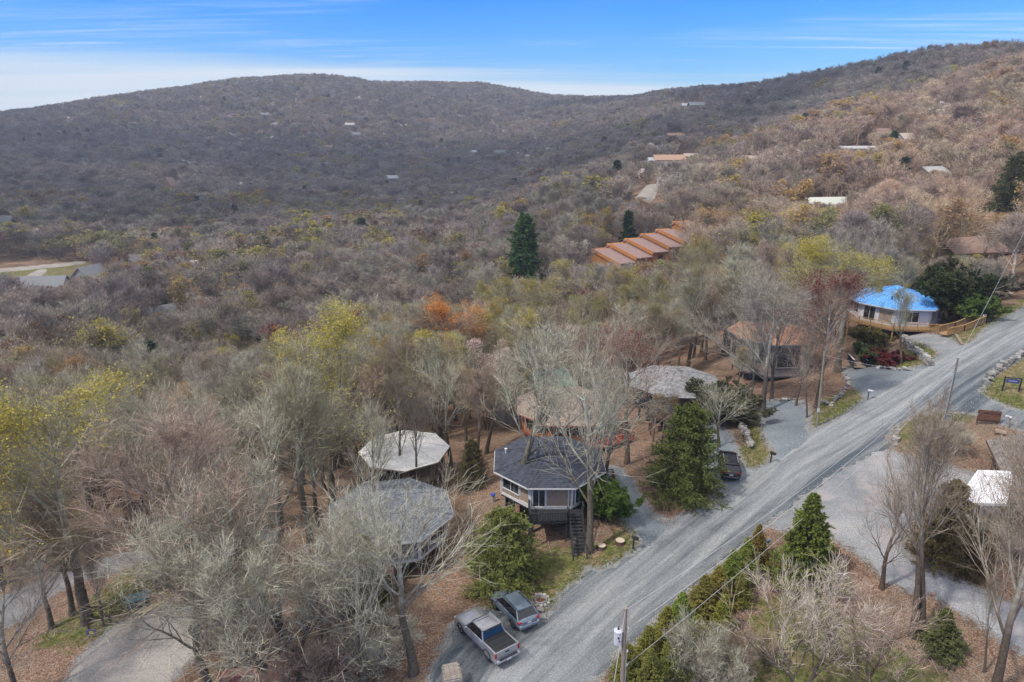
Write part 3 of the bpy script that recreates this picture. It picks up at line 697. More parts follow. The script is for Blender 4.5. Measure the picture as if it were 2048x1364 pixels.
# conifers
CON = [('hemlock',1368,988,808,1.02,(0.055,0.105,0.022),'big dark green hemlock between the gravel road and the black suv','hemlock_tree'),
 ('hemlock',1010,1165,1020,1.3,(0.075,0.135,0.028),'feathery light green hemlock behind the blue grey wagon','hemlock_tree'),
 ('hemlock',735,1215,1075,0.85,(0.05,0.085,0.02),'dark hemlock under the bare branches below the blue grey roof','hemlock_tree'),
 ('hemlock',945,975,880,0.8,(0.06,0.085,0.03),'dull green hemlock between the cream roof and the charcoal roof','hemlock_tree'),
 ('hemlock',1880,1120,962,0.85,(0.075,0.095,0.03),'bushy olive green hemlock beside the white carport roof','hemlock_tree'),
 ('hemlock',2015,452,305,1.0,(0.045,0.08,0.025),'large dark evergreen at the right edge above the blue roofed house','hemlock_tree'),
 ('hemlock',1950,1150,1060,0.8,(0.07,0.08,0.03),'dull hemlock at right below the carport','hemlock_tree'),
 ('spruce',1608,1168,992,1.35,(0.065,0.125,0.022),'pointed bright green spruce at the corner of the gravel yard','spruce_tree'),
 ('spruce',1880,1302,1218,1.75,(0.055,0.095,0.03),'small round dark spruce on the leaf covered lawn at bottom right','spruce_tree')]
for key, bx, by, ty, wd, tint, lab, nm in CON:
    tint = (tint[0]*2.4, tint[1]*1.5, tint[2]*1.8)
    x, y, h = bt(bx, by, ty); tree(key, x, y, h, lab, tint=tint, wide=wd, name=nm)
x, y, hh = bt(1047, 606, 426); tree('pine', x, y, hh, 'tall dark green pine standing alone above the bare woods', tint=(0.07,0.14,0.045), wide=1.12, name='pine_tree')
for px, py, h, w, lab in [(1790,262,14,1.3,'dark green pine on the sunlit right hillside'),(1592,290,11,0.8,'small green pine left of the hillside houses'),(400,690,9,1.6,'dark conifer beside the golden yellow tree on the left slope'),
        (785,525,12,1.5,'mid green conifer in the woods left of the tall pine'),(1645,285,12,1.6,'dull green conifer below the sunlit hillside'),(1600,470,10,1.5,'dark conifer beside the pale zigzag roof')]:
    x, y, z = at(px, py, h); tree('pine', x, y, h, lab, tint=(0.035,0.075,0.022), name='pine_tree', wide=w)
HEDGE = ['first','second','third','fourth','fifth','sixth','seventh','eighth','topmost and ninth','bushy back row','second back row','third back row','cut off bottom','last back row']
for i, (bx, by, ty, w) in enumerate([(1252,1362,1285,1.6),(1290,1330,1250,1.6),(1328,1300,1215,1.7),(1362,1268,1185,1.8),(1400,1238,1150,1.8),(1432,1210,1130,1.8),(1462,1180,1098,1.7),(1490,1150,1075,1.6),(1512,1122,1050,1.4),
        (1345,1345,1262,1.7),(1390,1305,1228,1.7),(1440,1260,1188,1.7),(1300,1395,1300,1.6),(1480,1205,1140,1.5)]):
    x, y, h = bt(bx, by, ty); tree('spruce', x, y, h, HEDGE[i]+' small spruce counted from the bottom of the green roadside hedge', tint=(0.19+0.03*(i % 3),0.195+0.02*(i % 4),0.05), wide=w*0.85, name='hedge_spruce', group='small spruces in the roadside hedge')
LEAFY = [(t[0], t[1], t[2]) for t, q in zip(TREES, [k[6] for k in KEY]+[k[6] for k in TOP]) if q is not None]
SHR = [('rhodo',1212,1042,968,1.3,(0.085,0.18,0.025),'bright green rhododendron beside the cabin stairs'),
 ('rhodo',1915,640,540,1.3,(0.04,0.075,0.02),'dark evergreen shrub right of the blue roofed house'),
 ('rhodo',1945,645,590,1.4,(0.085,0.17,0.03),'bright green shrub beside the wooden walkway of the blue roofed house'),
 ('rhodo',1885,618,520,1.2,(0.045,0.07,0.02),'tall dark shrub directly right of the blue roof'),
 ('rhodo',1982,600,545,1.3,(0.05,0.065,0.03),'dull green shrub beyond the wooden kiosk'),
 ('rhodo',1735,728,690,1.9,(0.07,0.12,0.03),'low spreading green shrub left of the footbridge'),
 ('rhodo',1742,700,655,1.3,(0.17,0.19,0.05),'olive shrub below the deck of the blue roofed house'),
 ('rhodo',1440,845,770,1.9,(0.06,0.085,0.03),'dull evergreen shrub behind the stone wall by the grey octagon roof'),
 ('rhodo',430,1262,1215,1.3,(0.06,0.12,0.02),'small green shrub beside the gravel lot'),
 ('rhodo',1770,728,700,2.3,(0.14,0.035,0.03),'dark red low shrub beside the round gravel driveway')]
for key, bx, by, ty, w, tint, lab in SHR:
    tint = (tint[0]*1.05, tint[1]*0.8, tint[2])
    x, y, h = bt(bx, by, ty); tree(key, x, y, h, lab, cat='shrub', tint=tint, wide=w, name='evergreen_shrub', crown_name='leaves')
for i, (bx, by, ty, w, lab) in enumerate([(1390,1372,1245,0.75,'grey bare shrub at the bottom edge behind the hedge'),(1470,1350,1262,0.7,'reddish bare shrub right of the hedge at the bottom'),(1440,1400,1300,0.8,'large grey bare shrub at bottom edge between pole and lawn'),
        (1860,880,835,0.9,'leafless shrub beside the second utility pole'),(1900,905,850,1.2,'brown leafless shrub behind the dark board sign'),(1530,1330,1275,0.7,'twiggy shrub left of the crooked white branched tree'),(2010,1110,1030,1.2,'bare shrub under the carport edge'),(640,1364,1240,1.2,'tangled bare shrub at the bottom of the left thicket'),(760,1340,1240,1.2,'bare shrub left of the fanned tree near the pickup'),(480,1290,1200,1.2,'bare shrub beside the gravel lot under the pale tree')]):
    x, y, h = bt(bx, by, ty); tree('near_shrub51', x, y, h, lab, cat='shrub', tint=(1.0,0.85,0.78) if i % 2 else LT, wide=w, name='bare_shrub')
# ------------------------------------------------------------------ woods
HOUSE_AT = {}
for k, p in {'A': at(1100,990), 'B': at(782,1085), 'C': at(812,975), 'D': at(1130,880), 'E': at(1345,815), 'F': at(1545,740), 'G': at(1790,672)}.items(): HOUSE_AT[k] = p
# sight-line windows: (left, top, right, bottom, distance of what stands there); trees in front are kept lower
PROT = [(652,955,905,1095,57),(720,858,900,945,78),(982,862,1215,1105,58),(1035,772,1228,862,82),(1258,725,1440,795,84),(1462,622,1628,700,92),(1696,568,1882,660,99),(1188,455,1375,535,187),(1965,300,2060,440,190),
        (1005,428,1090,575,178),(1268,372,1318,402,290),(905,1190,1085,1325,45),(1420,845,1490,960,66),(1300,810,1450,1000,62),(225,1180,400,1364,50),(0,1175,140,1240,62),(1612,402,1700,422,210),(1850,488,1990,512,130),
        (0,528,150,545,240),(30,545,115,575,230),(1258,312,1362,322,430),(330,362,350,376,600),(774,352,796,362,720),(690,248,712,255,900),(850,298,880,306,850),(940,301,1018,310,850),(162,538,208,556,230),(255,518,280,528,260),
        (0,438,22,450,350),(1750,264,1830,276,310),(1690,292,1745,298,280),(1850,338,1872,346,240),(1342,266,1360,271,560),(1345,204,1400,212,1100),(650,290,662,296,850),(704,268,722,275,850)]
for lx, ly, lh in LEAFY:                                  # tops of the surveyed trees stay in view
    a_, b_, c_ = proj(lx, ly, h1(lx, ly)+lh); PROT.append((a_-0.2*lh*FPX/c_, b_, a_+0.2*lh*FPX/c_, b_+0.35*lh*FPX/c_, ly-1))
def fit_height(x, y, z, h, w=6.0, minh=5.5):
    """lower the trees that would stand in front of what the windows show; where too little would be left, drop them"""
    h = h.copy(); ok = np.ones(len(x), bool)
    for a, b, c, d, D in PROT:
        px, py0, dep = proj(x, y, z+h); hw = w*0.5*FPX/dep
        m = (px+hw > a) & (px-hw < c) & (py0 < d-2) & (y < D+3) & (proj(x, y, z)[1] > b)
        lim = np.full(len(x), 0.0)
        if m.any():
            q = ray(1024, d-(d-b)*0.12); zz = CAM_Z+q[2]/q[1]*y[m]; hn = zz-z[m]; h[m] = np.minimum(h[m], hn)
    ok = h > minh
    return h, ok
def fill_near():
    rng = np.random.default_rng(5); gx, gy = np.meshgrid(np.arange(-120, 135, 5.2), np.arange(34, 215, 5.2))
    gx = gx.ravel()+rng.uniform(-2.3, 2.3, gx.size); gy = gy.ravel()+rng.uniform(-2.3, 2.3, gy.size)
    rd = np.minimum.reduce([np.where(inside(p, gx, gy), 0, pdist(p, gx, gy)) for p in ALLROADS])
    md = pdist(ROADS['main'], gx, gy)
    right = inside(P([(1150,1500),(1240,1310),(1450,1120),(1608,997),(1790,870),(1900,810),(2048,700),(2600,500),(2600,1900),(1150,1900)]), gx, gy)
    ok = (rd > 2.2) & ~right
    for k, p in HOUSE_AT.items(): ok &= np.hypot(gx-p[0], gy-p[1]-3) > 7.0
    for (tx, ty, th) in TREES: ok &= np.hypot(gx-tx, gy-ty) > 2.6
    gx, gy, md = gx[ok], gy[ok], md[ok]; gz = H(gx, gy); h = rng.uniform(13, 18.5, len(gx))
    px, pyt, dep = proj(gx, gy, gz+h); _, pyb, _ = proj(gx, gy, gz)
    vis = (px > -120) & (px < 2170) & (pyt < 1380) & (dep > 20)
    # few trees close beside the road, none hiding cars and cabins
    h, okh = fit_height(gx, gy, gz, h); px, pyt, dep = proj(gx, gy, gz+h)
    keep = vis & okh & ((md > 7) | (rng.uniform(size=len(gx)) < 0.12))
    gx, gy, gz, h, px, pyt = [a[keep] for a in (gx, gy, gz, h, px, pyt)]
    o = np.argsort(np.hypot(gx, gy))[:300-len(TREES)]; rows = []; used = []
    for i in o:
        x, y = gx[i], gy[i]; dd = math.hypot(x, y); r = rng.uniform(); used.append((x, y)); ppy = pyt[i]
        ks = ['near_spread11','near_spread12','near_narrow21','near_narrow22','near_narrow21','near_multi31'] if dd < 125 else ['mid_spread61','mid_spread62','mid_narrow63','mid_multi64','mid_spread61']
        key = ks[int(rng.integers(len(ks)))]; leaf = None; tint = [LT, PK, LT, BR, GY, OG][int(rng.integers(6))]
        marks = [(110,900,'the yellow tree at left edge'),(300,1250,'the pale gravel lot'),(400,1000,'the pinkish lot tree'),(560,1150,'the pale many stemmed tree'),(670,640,'the tall yellow green tree'),(360,800,'the orange tipped tree'),(440,690,'the golden yellow tree'),
                 (780,1020,'the blue grey octagon roof'),(810,900,'the cream octagon roof'),(900,640,'the orange leafing tree'),(985,710,'the pink blossoming tree'),(1095,900,'the charcoal octagon roof'),(1130,800,'the tan octagon roof'),(1047,500,'the tall dark pine'),(1250,520,'the orange condominiums'),
                 (1345,760,'the grey octagon roof'),(1540,660,'the orange tan octagon roof'),(1650,600,'the dark red maple'),(1720,530,'the bright olive yellow tree'),(1790,600,'the blue roof'),(1650,430,'the pale hipped roof'),(1930,580,'the dark shrubs at right'),(1370,880,'the big hemlock'),(70,700,'the valley at left edge'),(200,650,'the dull woods at far left'),(560,760,'the golden tree slope')]
        j = min(range(len(marks)), key=lambda q: (marks[q][0]-px[i])**2+(marks[q][1]-ppy)**2); mx, my, mn = marks[j]
        rel = 'left of ' if px[i] < mx-45 else 'right of ' if px[i] > mx+45 else 'just beyond ' if ppy < my else 'just below '
        if r < (0.34 if 930 < px[i] < 1500 and ppy < 760 else 0.13): leaf = (OLV, (0.36,0.27,0.09), (0.30,0.27,0.13))[int(rng.integers(3))]; what = 'olive leafing tree'
        elif r < 0.37 and r > 0.33: leaf = YEL; what = 'yellow green leafing tree'
        elif r < 0.40 and r > 0.37: leaf = (0.38, 0.23, 0.09); what = 'orange budding tree'
        elif r < 0.43 and r > 0.41: leaf = (0.2,0.06,0.045); what = 'reddish budding maple'
        else:
            what = {LT:'pale lichened', PK:'pinkish brown', BR:'brown', GY:'grey', OG:'greenish grey'}[tint]+(' many stemmed tree' if 'multi' in key else ' slender bare tree' if 'narrow' in key else ' spreading bare tree')
        rows.append((px[i], key, x, y, h[i]*(0.85 if 'multi' in key else 1), what, rel+mn, tint, leaf, rng.uniform(0.85, 1.1)))
    from collections import Counter, defaultdict
    cnt = Counter((q[5], q[6]) for q in rows); seen = defaultdict(int); ords = ['leftmost','second from left','third from left','fourth from left','fifth from left','sixth from left','seventh from left','eighth from left','ninth from left','tenth from left','eleventh from left','twelfth from left']
    for q in sorted(rows, key=lambda q: q[0]):
        k = (q[5], q[6]); lab = q[5]+' '+q[6]
        if cnt[k] > 1: lab = ords[min(seen[k], 11)]+' '+lab; seen[k] += 1
        tree(q[1], q[2], q[3], q[4], lab, tint=q[7], leaf=q[8], wide=q[9], name='leafing_tree' if q[8] else 'bare_tree', group='bare and budding woodland trees')
    return math.hypot(*used[-1]) if used else 100, used
R_IND, USED = fill_near()
print('individual trees', len(TREES), 'out to', R_IND)

WOODS = bpy.data.collections.new('woodland_prototypes')            # never linked to the scene
def wood_proto(name, acc):
    me = acc[0]; o = bpy.data.objects.new(name, me); WOODS.objects.link(o)
def merged(accs, mats):
    V = []; T = []; Q = []; mt = []; mq = []; n = 0
    for a, k in accs:
        if a is None or a.n == 0: continue
        V.append(np.concatenate(a.V))
        if a.T: q = np.concatenate(a.T)+n; T.append(q); mt.append(np.full(len(q), k))
        if a.Q: q = np.concatenate(a.Q)+n; Q.append(q); mq.append(np.full(len(q), k))
        n += a.n
    return raw_mesh('woodland_tree', np.concatenate(V), np.concatenate(T), np.concatenate(Q), mats, np.concatenate(mt+mq))
k = 0; W_H = []
def add_wood(acc3, needle=False):
    tr, cr, lf = acc3
    me = merged([(tr, 0), (cr, 2 if needle else 0), (lf, 1)], [I_twig, I_leaf, I_needle])
    v = np.empty(len(me.vertices)*3, np.float32); me.vertices.foreach_get('co', v); W_H.append(float(np.percentile(v.reshape(-1,3)[:,2], 99.7)))
    wood_proto('woodland_tree_%02d' % len(W_H), (me,))
for lod in (1, 2):
    for kd, sd, ht, ln in [('spread',81,15,0),('spread',82,15,0),('narrow',83,16,0),('multi',84,13,0),('spread',85,15,2200 if lod == 1 else 1100),('multi',86,13,2200 if lod == 1 else 1500)]:
        add_wood(broadleaf(sd, ht, kd, lod, ln, 0.22 if lod == 1 else 0.45))
a, b = conifer(91, 16.0, 3.4, 46, 8, 7, 0.03, 0.6, power=0.65, base=0.1, lod=1); add_wood((a, b, None), True)
NP = 6
def noise2(x, y, s, seed):
    r = np.random.default_rng(seed); v = 0
    for k in range(9):
        a = r.uniform(0, 2*pi); f = r.uniform(0.6, 1.7)/s; v = v+np.sin((x*cos(a)+y*sin(a))*f+r.uniform(0, 6.3))
    return v/3.0
def build_woods():
    rng = np.random.default_rng(17); X = []; Y = []
    for r0, r1, s in [(30, 330, 6.4), (330, 700, 7.9), (700, 2300, 8.8)]:
        gx, gy = np.meshgrid(np.arange(-r1*0.95-60, r1*0.95+60, s), np.arange(25, r1, s)); gx = gx.ravel(); gy = gy.ravel()
        k = (np.hypot(gx, gy) >= r0) & (np.hypot(gx, gy) < r1) & (np.abs(gx) < gy*0.86+45); gx, gy = gx[k], gy[k]
        X.append(gx+rng.uniform(-.42, .42, len(gx))*s); Y.append(gy+rng.uniform(-.42, .42, len(gx))*s)
    x = np.concatenate(X); y = np.concatenate(Y); z = H(x, y)
    # what lies beyond the ridges is left out
    azs = np.linspace(-0.95, 0.95, 260); rr = np.geomspace(60, 2400, 150); A, RR = np.meshgrid(azs, rr, indexing='ij')
    E = (H(RR*np.sin(A), RR*np.cos(A))+9-CAM_Z)/RR; E = np.maximum.accumulate(E, 1)
    az = np.arctan2(x, y); r = np.hypot(x, y); ia = np.clip(np.round((az+0.95)/1.9*259).astype(int), 0, 259); ir = np.clip(np.searchsorted(rr, r*0.97)-1, 0, 149)
    vis = (z+22-CAM_Z)/r > E[ia, ir]-0.004
    ok = vis & (r > 30)
    near = r < 260
    rd = np.full(len(x), 99.0); rd[near] = np.minimum.reduce([np.where(inside(p, x[near], y[near]), 0, pdist(p, x[near], y[near])) for p in ALLROADS])
    ok &= rd > 3
    right = inside(P([(1150,1500),(1240,1310),(1450,1120),(1608,997),(1790,870),(1900,810),(2048,700),(2600,500),(2600,1900),(1150,1900)]), x, y)
    ok &= ~right
    for p in HOUSE_AT.values(): ok &= np.hypot(x-p[0], y-p[1]-3) > 8.5
    for p, rad in CLEAR: ok &= np.hypot(x-p[0], y-p[1]) > rad
    for a, b in [(t[0], t[1]) for t in TREES]: ok &= ~((np.abs(x-a) < 3.4) & (np.abs(y-b) < 3.4))
    ok &= ~((r < R_IND) & (proj(x, y, z)[1] > 640))
    h = rng.uniform(11, 17.5, len(x))*(1+0.12*noise2(x, y, 40, 4))*np.where(r > 900, 0.9, 1)
    h, okh = fit_height(x, y, z, h, 6.0, 5.0); ok &= okh
    for pl in FARSHEETS: ok &= ~((pdist(pl, x, y) < 2.5) | inside(pl, x, y))
    x, y, z, h, r = [q[ok] for q in (x, y, z, h, r)]; n = len(x); print('woods', n)
    u = rng.uniform(size=n); patch = noise2(x, y, 28, 7)*0.5+noise2(x, y, 120, 8)*0.5; px, py, _ = proj(x, y, z+h)
    pid = rng.integers(0, 4, n); base = np.array([(0.62,0.55,0.54),(0.56,0.49,0.50),(0.70,0.60,0.54),(0.66,0.64,0.56),(0.58,0.50,0.46),(0.74,0.70,0.62)])
    tint = base[rng.integers(0, len(base), n)]*rng.uniform(0.66, 1.28, (n, 1))*(1+0.14*patch[:, None]); leaf = np.tile((0.3,0.28,0.1), (n, 1))
    low = py > 380                                           # greener down in the valley, still bare on the ridges
    sun_and_buds = np.clip((px-1250)/500, 0, 1)*(r > 150)*(r < 560)  # right slope: more budding trees, and sunlight painted into the colours
    pl = np.where(low, 0.21, 0.05)+0.10*sun_and_buds
    lf = (u < pl*np.clip(1+1.6*patch, 0.1, 3)); pid[lf] = rng.integers(4, 6, lf.sum())
    opts = np.array([(0.33,0.28,0.10), (0.28,0.27,0.11), (0.42,0.36,0.08), (0.30,0.27,0.07), (0.33,0.20,0.09), (0.20,0.12,0.08), (0.22,0.20,0.09), (0.36,0.26,0.07)]); leaf[lf] = opts[rng.integers(0, len(opts), lf.sum())]
    wm = lf & (rng.uniform(size=n) < sun_and_buds*0.8); leaf[wm] = np.array([(0.46,0.30,0.12),(0.42,0.27,0.15),(0.50,0.38,0.12)])[rng.integers(0, 3, wm.sum())]
    tint = tint*1.22*(1+sun_and_buds[:, None]*np.array((0.55,0.38,0.22)))  # sunlit look of the right slope is put into the bare twig colour
    bl = (~lf) & (rng.uniform(size=n) < 0.030+0.03*(patch > 0.3)); pid[bl] = 5; leaf[bl] = np.array((0.80,0.72,0.68))*rng.uniform(0.85, 1.15, (bl.sum(), 1)); h[bl] *= 0.72
    cn = (~lf) & (~bl) & (rng.uniform(size=n) < 0.010); leaf[cn] = (0.032,0.058,0.026)
    pid = np.where(r > 250, pid+NP, pid); pid[cn] = 2*NP
    wh = np.array(W_H); s = h/wh[pid]
    wide = np.where(r > 330, 1.38, 1.15)*rng.uniform(0.85, 1.25, n); scl = np.stack([s*wide, s*wide, s], -1)
    reg = np.where(r > 850, 1, np.where(px > 1180, 2, 0))
    for g, lab in enumerate(('bare woods filling the valley and lower slopes', 'bare woods covering the far ridges', 'woods of bare and budding trees on the right hillside')):
        m = reg == g; q = m.sum()
        me = bpy.data.meshes.new('woods'); me.vertices.add(q); me.vertices.foreach_set('co', np.stack([x[m], y[m], z[m]-0.2], -1).ravel().astype(np.float32))
        def attr(nm, ty, v, fld):
            a = me.attributes.new(nm, ty, 'POINT'); a.data.foreach_set(fld, v)
        attr('pid', 'INT', pid[m].astype(np.int32), 'value')
        attr('rot', 'FLOAT_VECTOR', np.stack([rng.normal(0, .04, q), rng.normal(0, .04, q), rng.uniform(0, 6.28, q)], -1).ravel().astype(np.float32), 'vector')
        attr('scl', 'FLOAT_VECTOR', scl[m].ravel().astype(np.float32), 'vector')
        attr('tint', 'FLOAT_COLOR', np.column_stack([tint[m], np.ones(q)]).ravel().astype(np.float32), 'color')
        attr('leaf', 'FLOAT_COLOR', np.column_stack([leaf[m], np.ones(q)]).ravel().astype(np.float32), 'color')
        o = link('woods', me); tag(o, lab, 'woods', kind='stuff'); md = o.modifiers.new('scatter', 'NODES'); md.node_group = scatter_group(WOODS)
_sg = {}
def scatter_group(coll):
    if coll.name in _sg: return _sg[coll.name]
    g = bpy.data.node_groups.new('scatter', 'GeometryNodeTree'); _sg[coll.name] = g
    g.interface.new_socket('Geometry', in_out='INPUT', socket_type='NodeSocketGeometry'); g.interface.new_socket('Geometry', in_out='OUTPUT', socket_type='NodeSocketGeometry')
    N = g.nodes.new; L = g.links.new; i = N('NodeGroupInput'); o = N('NodeGroupOutput'); ip = N('GeometryNodeInstanceOnPoints'); ci = N('GeometryNodeCollectionInfo')
    ci.inputs['Collection'].default_value = coll; ci.inputs['Separate Children'].default_value = True; ci.inputs['Reset Children'].default_value = True
    def na(nm, ty):
        a = N('GeometryNodeInputNamedAttribute'); a.data_type = ty; a.inputs['Name'].default_value = nm; return a.outputs['Attribute']
    L(i.outputs[0], ip.inputs['Points']); L(ci.outputs[0], ip.inputs['Instance']); ip.inputs['Pick Instance'].default_value = True
    L(na('pid', 'INT'), ip.inputs['Instance Index']); L(na('scl', 'FLOAT_VECTOR'), ip.inputs['Scale'])
    e = N('FunctionNodeEulerToRotation'); L(na('rot', 'FLOAT_VECTOR'), e.inputs[0]); L(e.outputs[0], ip.inputs['Rotation'])
    L(ip.outputs[0], o.inputs[0]); return g
CLEAR = []
FARSHEETS = []
_far = [('far_drive', [(1268,405),(1280,385),(1295,370),(1315,370),(1312,390),(1300,405)]), ('far_road_left', [(-60,545),(0,537),(90,530),(165,522),(165,528),(90,537),(0,545),(-60,553)]),
        ('far_drive_left', [(30,567),(75,540),(95,542),(50,572)]), ('far_road_right', [(1780,241),(1830,238),(1880,240),(1960,258),(2060,268),(2060,273),(1950,263),(1870,245),(1785,245)])]
for nm, pl in _far:
    w_ = P(pl); FARSHEETS.append(w_)
    if nm != 'far_road_right': PROT.append((min(q[0] for q in pl), min(q[1] for q in pl), max(q[0] for q in pl), max(q[1] for q in pl)+1, w_[:, 1].max()))
for (nm, pl), pw in zip(_far, FARSHEETS): sheet('far_gravel_road', pw, g_lot, 0.5, step=3, seed=3, jag=0.05)
# ------------------------------------------------------------------ built things
class PB:
    """collects boxes, beams, prisms, lathes; build() links them as one mesh object"""
    def __init__(s): s.v = []; s.f = []
    def add(s, V, F):
        n = len(s.v); s.v += [tuple(map(float, q)) for q in V]; s.f += [tuple(i+n for i in f) for f in F]; return s
    def box(s, c, size, rz=0.0, M=None):
        x, y, z = [q/2 for q in size]; V = [(-x,-y,-z),(x,-y,-z),(x,y,-z),(-x,y,-z),(-x,-y,z),(x,-y,z),(x,y,z),(-x,y,z)]
        if M is None: M = Matrix.Rotation(rz, 3, 'Z')
        V = [M @ Vector(q)+Vector(c) for q in V]
        return s.add(V, [(0,3,2,1),(4,5,6,7),(0,1,5,4),(1,2,6,5),(2,3,7,6),(3,0,4,7)])
    def beam(s, a, b, w, h=None, up=(0,0,1)):
        a = Vector(a); b = Vector(b); h = h or w; d = (b-a); L = d.length; d.normalize(); u = Vector(up)
        if abs(d.dot(u)) > 0.98: u = Vector((1,0,0))
        sd = d.cross(u).normalized(); u = sd.cross(d)
        V = [a+sd*(i*w/2)+u*(j*h/2) for i, j in ((-1,-1),(1,-1),(1,1),(-1,1))]; V += [q+d*L for q in V]
        return s.add(V, [(0,1,2,3)[::1],(7,6,5,4),(0,4,5,1),(1,5,6,2),(2,6,7,3),(3,7,4,0)])
    def prism(s, pts, z0, z1):
        n = len(pts); V = [(a, b, z0) for a, b in pts]+[(a, b, z1) for a, b in pts]
        return s.add(V, [tuple(range(n))[::-1], tuple(range(n, 2*n))]+[(i, (i+1) % n, (i+1) % n+n, i+n) for i in range(n)])
    def tube(s, pts, rad, n=8, cap=True):
        pts = [Vector(p) for p in pts]; R_ = rad if hasattr(rad, '__len__') else [rad]*len(pts); base = []
        for i, p in enumerate(pts):
            d = (pts[min(i+1, len(pts)-1)]-pts[max(i-1, 0)]).normalized(); u = Vector((0,0,1)) if abs(d.z) < 0.95 else Vector((1,0,0))
            a = d.cross(u).normalized(); b = a.cross(d); base += [p+(a*cos(k*2*pi/n)+b*sin(k*2*pi/n))*R_[i] for k in range(n)]
        F = [(i*n+k, i*n+(k+1) % n, (i+1)*n+(k+1) % n, (i+1)*n+k) for i in range(len(pts)-1) for k in range(n)]
        if cap: F += [tuple(range(n)), tuple(range((len(pts)-1)*n, len(pts)*n))[::-1]]
        return s.add(base, F)
    def lathe(s, prof, n=16, c=(0,0,0)):
        V = [(c[0]+r*cos(k*2*pi/n), c[1]+r*sin(k*2*pi/n), c[2]+z) for r, z in prof for k in range(n)]
        F = [(i*n+k, i*n+(k+1) % n, (i+1)*n+(k+1) % n, (i+1)*n+k) for i in range(len(prof)-1) for k in range(n)]
        return s.add(V, F+[tuple(range(n))[::-1], tuple(range((len(prof)-1)*n, len(prof)*n))])
    def stone(s, c, size, rng):
        """irregular faceted stone"""
        V = []; 
        for k in range(8):
            q = Vector(((-1 if k in (0,3,4,7) else 1), (-1 if k in (0,1,4,5) else 1), -1 if k < 4 else 1)); V.append(Vector([q[i]*size[i]/2*rng.uniform(0.62, 1.0) for i in range(3)]))
        M = Matrix.Rotation(rng.uniform(0, 6.28), 3, 'Z') @ Matrix.Rotation(rng.uniform(-.25, .25), 3, 'X')
        return s.add([M @ q+Vector(c) for q in V], [(0,3,2,1),(4,5,6,7),(0,1,5,4),(1,2,6,5),(2,3,7,6),(3,0,4,7)])
    def mesh(s, name, mat, bevel=0.0, smooth=False):
        me = bpy.data.meshes.new(name); me.from_pydata(s.v, [], s.f)
        me.materials.append(mat)
        import bmesh
        bm = bmesh.new(); bm.from_mesh(me); bmesh.ops.recalc_face_normals(bm, faces=bm.faces)
        if bevel: bmesh.ops.bevel(bm, geom=list(bm.edges), offset=bevel, segments=1, affect='EDGES')
        if smooth:
            for f in bm.faces: f.smooth = True
        bm.to_mesh(me); bm.free(); me.update(); return me
    def build(s, name, mat, parent=None, bevel=0.0, smooth=False, loc=None):
        return link(name, s.mesh(name, mat, bevel, smooth), parent, loc)

def shingle(name, c, var=0.25):
    if ('s', name) in _mc: return _mc[('s', name)]
    t = NT(name, 0.92, 0.15); o = t.obj()
    v = t.n('ShaderNodeTexVoronoi'); v.inputs['Scale'].default_value = 3.2; mp = t.n('ShaderNodeMapping'); mp.inputs['Scale'].default_value = (1, 1, 2.5); t.l(o, mp.inputs[0]); t.l(mp.outputs[0], v.inputs['Vector'])
    sp = t.n('ShaderNodeSeparateColor'); t.l(v.outputs['Color'], sp.inputs[0])
    f = t.math('ADD', t.math('MULTIPLY', sp.outputs[0], 0.45), t.math('MULTIPLY', t.noise(0.7, 6, 0.7, o), 0.55))
    lo = tuple(q*(1-var*1.3) for q in c); hi = tuple(min(1, q*(1+var*1.4)) for q in c)
    cc = t.ramp(f, [(0.25, lo), (0.5, c), (0.78, hi)])
    lich = t.rng(t.noise(1.6, 6, 0.75, o), 0.60, 0.72, 0, 0.35); cc = t.mix(lich, cc, tuple(min(1, q*1.5+0.04) for q in c))
    t.col(cc); t.bump(t.noise(22, 3, 0.7, o), 0.35, 0.02); _mc[('s', name)] = t.m; return t.m
def boards(name, c, sc=6.0, var=0.2, rough=0.8):
    if ('b', name) in _mc: return _mc[('b', name)]
    t = NT(name, rough, 0.2); o = t.obj()
    mp = t.n('ShaderNodeMapping'); mp.inputs['Scale'].default_value = (1, 1, 0.12); t.l(o, mp.inputs[0])
    g = t.noise(sc*2, 5, 0.7, mp.outputs[0]); b = t.noise(0.9, 4, 0.6, o)
    f = t.math('ADD', t.math('MULTIPLY', g, 0.6), t.math('MULTIPLY', b, 0.4))
    r = t.n('ShaderNodeObjectInfo').outputs['Random']
    cc = t.ramp(f, [(0.3, tuple(q*(1-var*1.6) for q in c)), (0.5, c), (0.72, tuple(min(1, q*(1+var*1.6)) for q in c))])
    x = t.n('ShaderNodeHueSaturation'); t.l(t.rng(r, 0, 1, 0.88, 1.12), x.inputs['Value']); t.l(cc, x.inputs['Color'])
    t.col(x.outputs[0]); t.bump(g, 0.25, 0.01); _mc[('b', name)] = t.m; return t.m
def glass_m():
    if 'glass' in _mc: return _mc['glass']
    t = NT('window_glass', 0.08, 0.6); t.col(t.ramp(t.noise(0.8, 3, 0.5, t.obj()), [(0.35,(0.015,0.017,0.02)),(0.7,(0.07,0.075,0.08))])); _mc['glass'] = t.m; return t.m
WHT = paint('white_trim', (0.62,0.62,0.62), 0.6, 0.08); GLASS = glass_m(); TAN = boards('tan_siding', (0.30,0.235,0.175)); DKW = boards('black_stained_wood', (0.035,0.037,0.042)); GRYW = boards('grey_board', (0.25,0.255,0.26))
BRNW = boards('brown_stained_wood', (0.115,0.072,0.052)); CEDAR = boards('golden_cedar', (0.35,0.215,0.10)); REDW = boards('red_stained_wood', (0.30,0.085,0.055)); LBR = boards('weathered_boards', (0.28,0.22,0.17)); CONC = paint('concrete', (0.42,0.41,0.39), 0.9, 0.12)
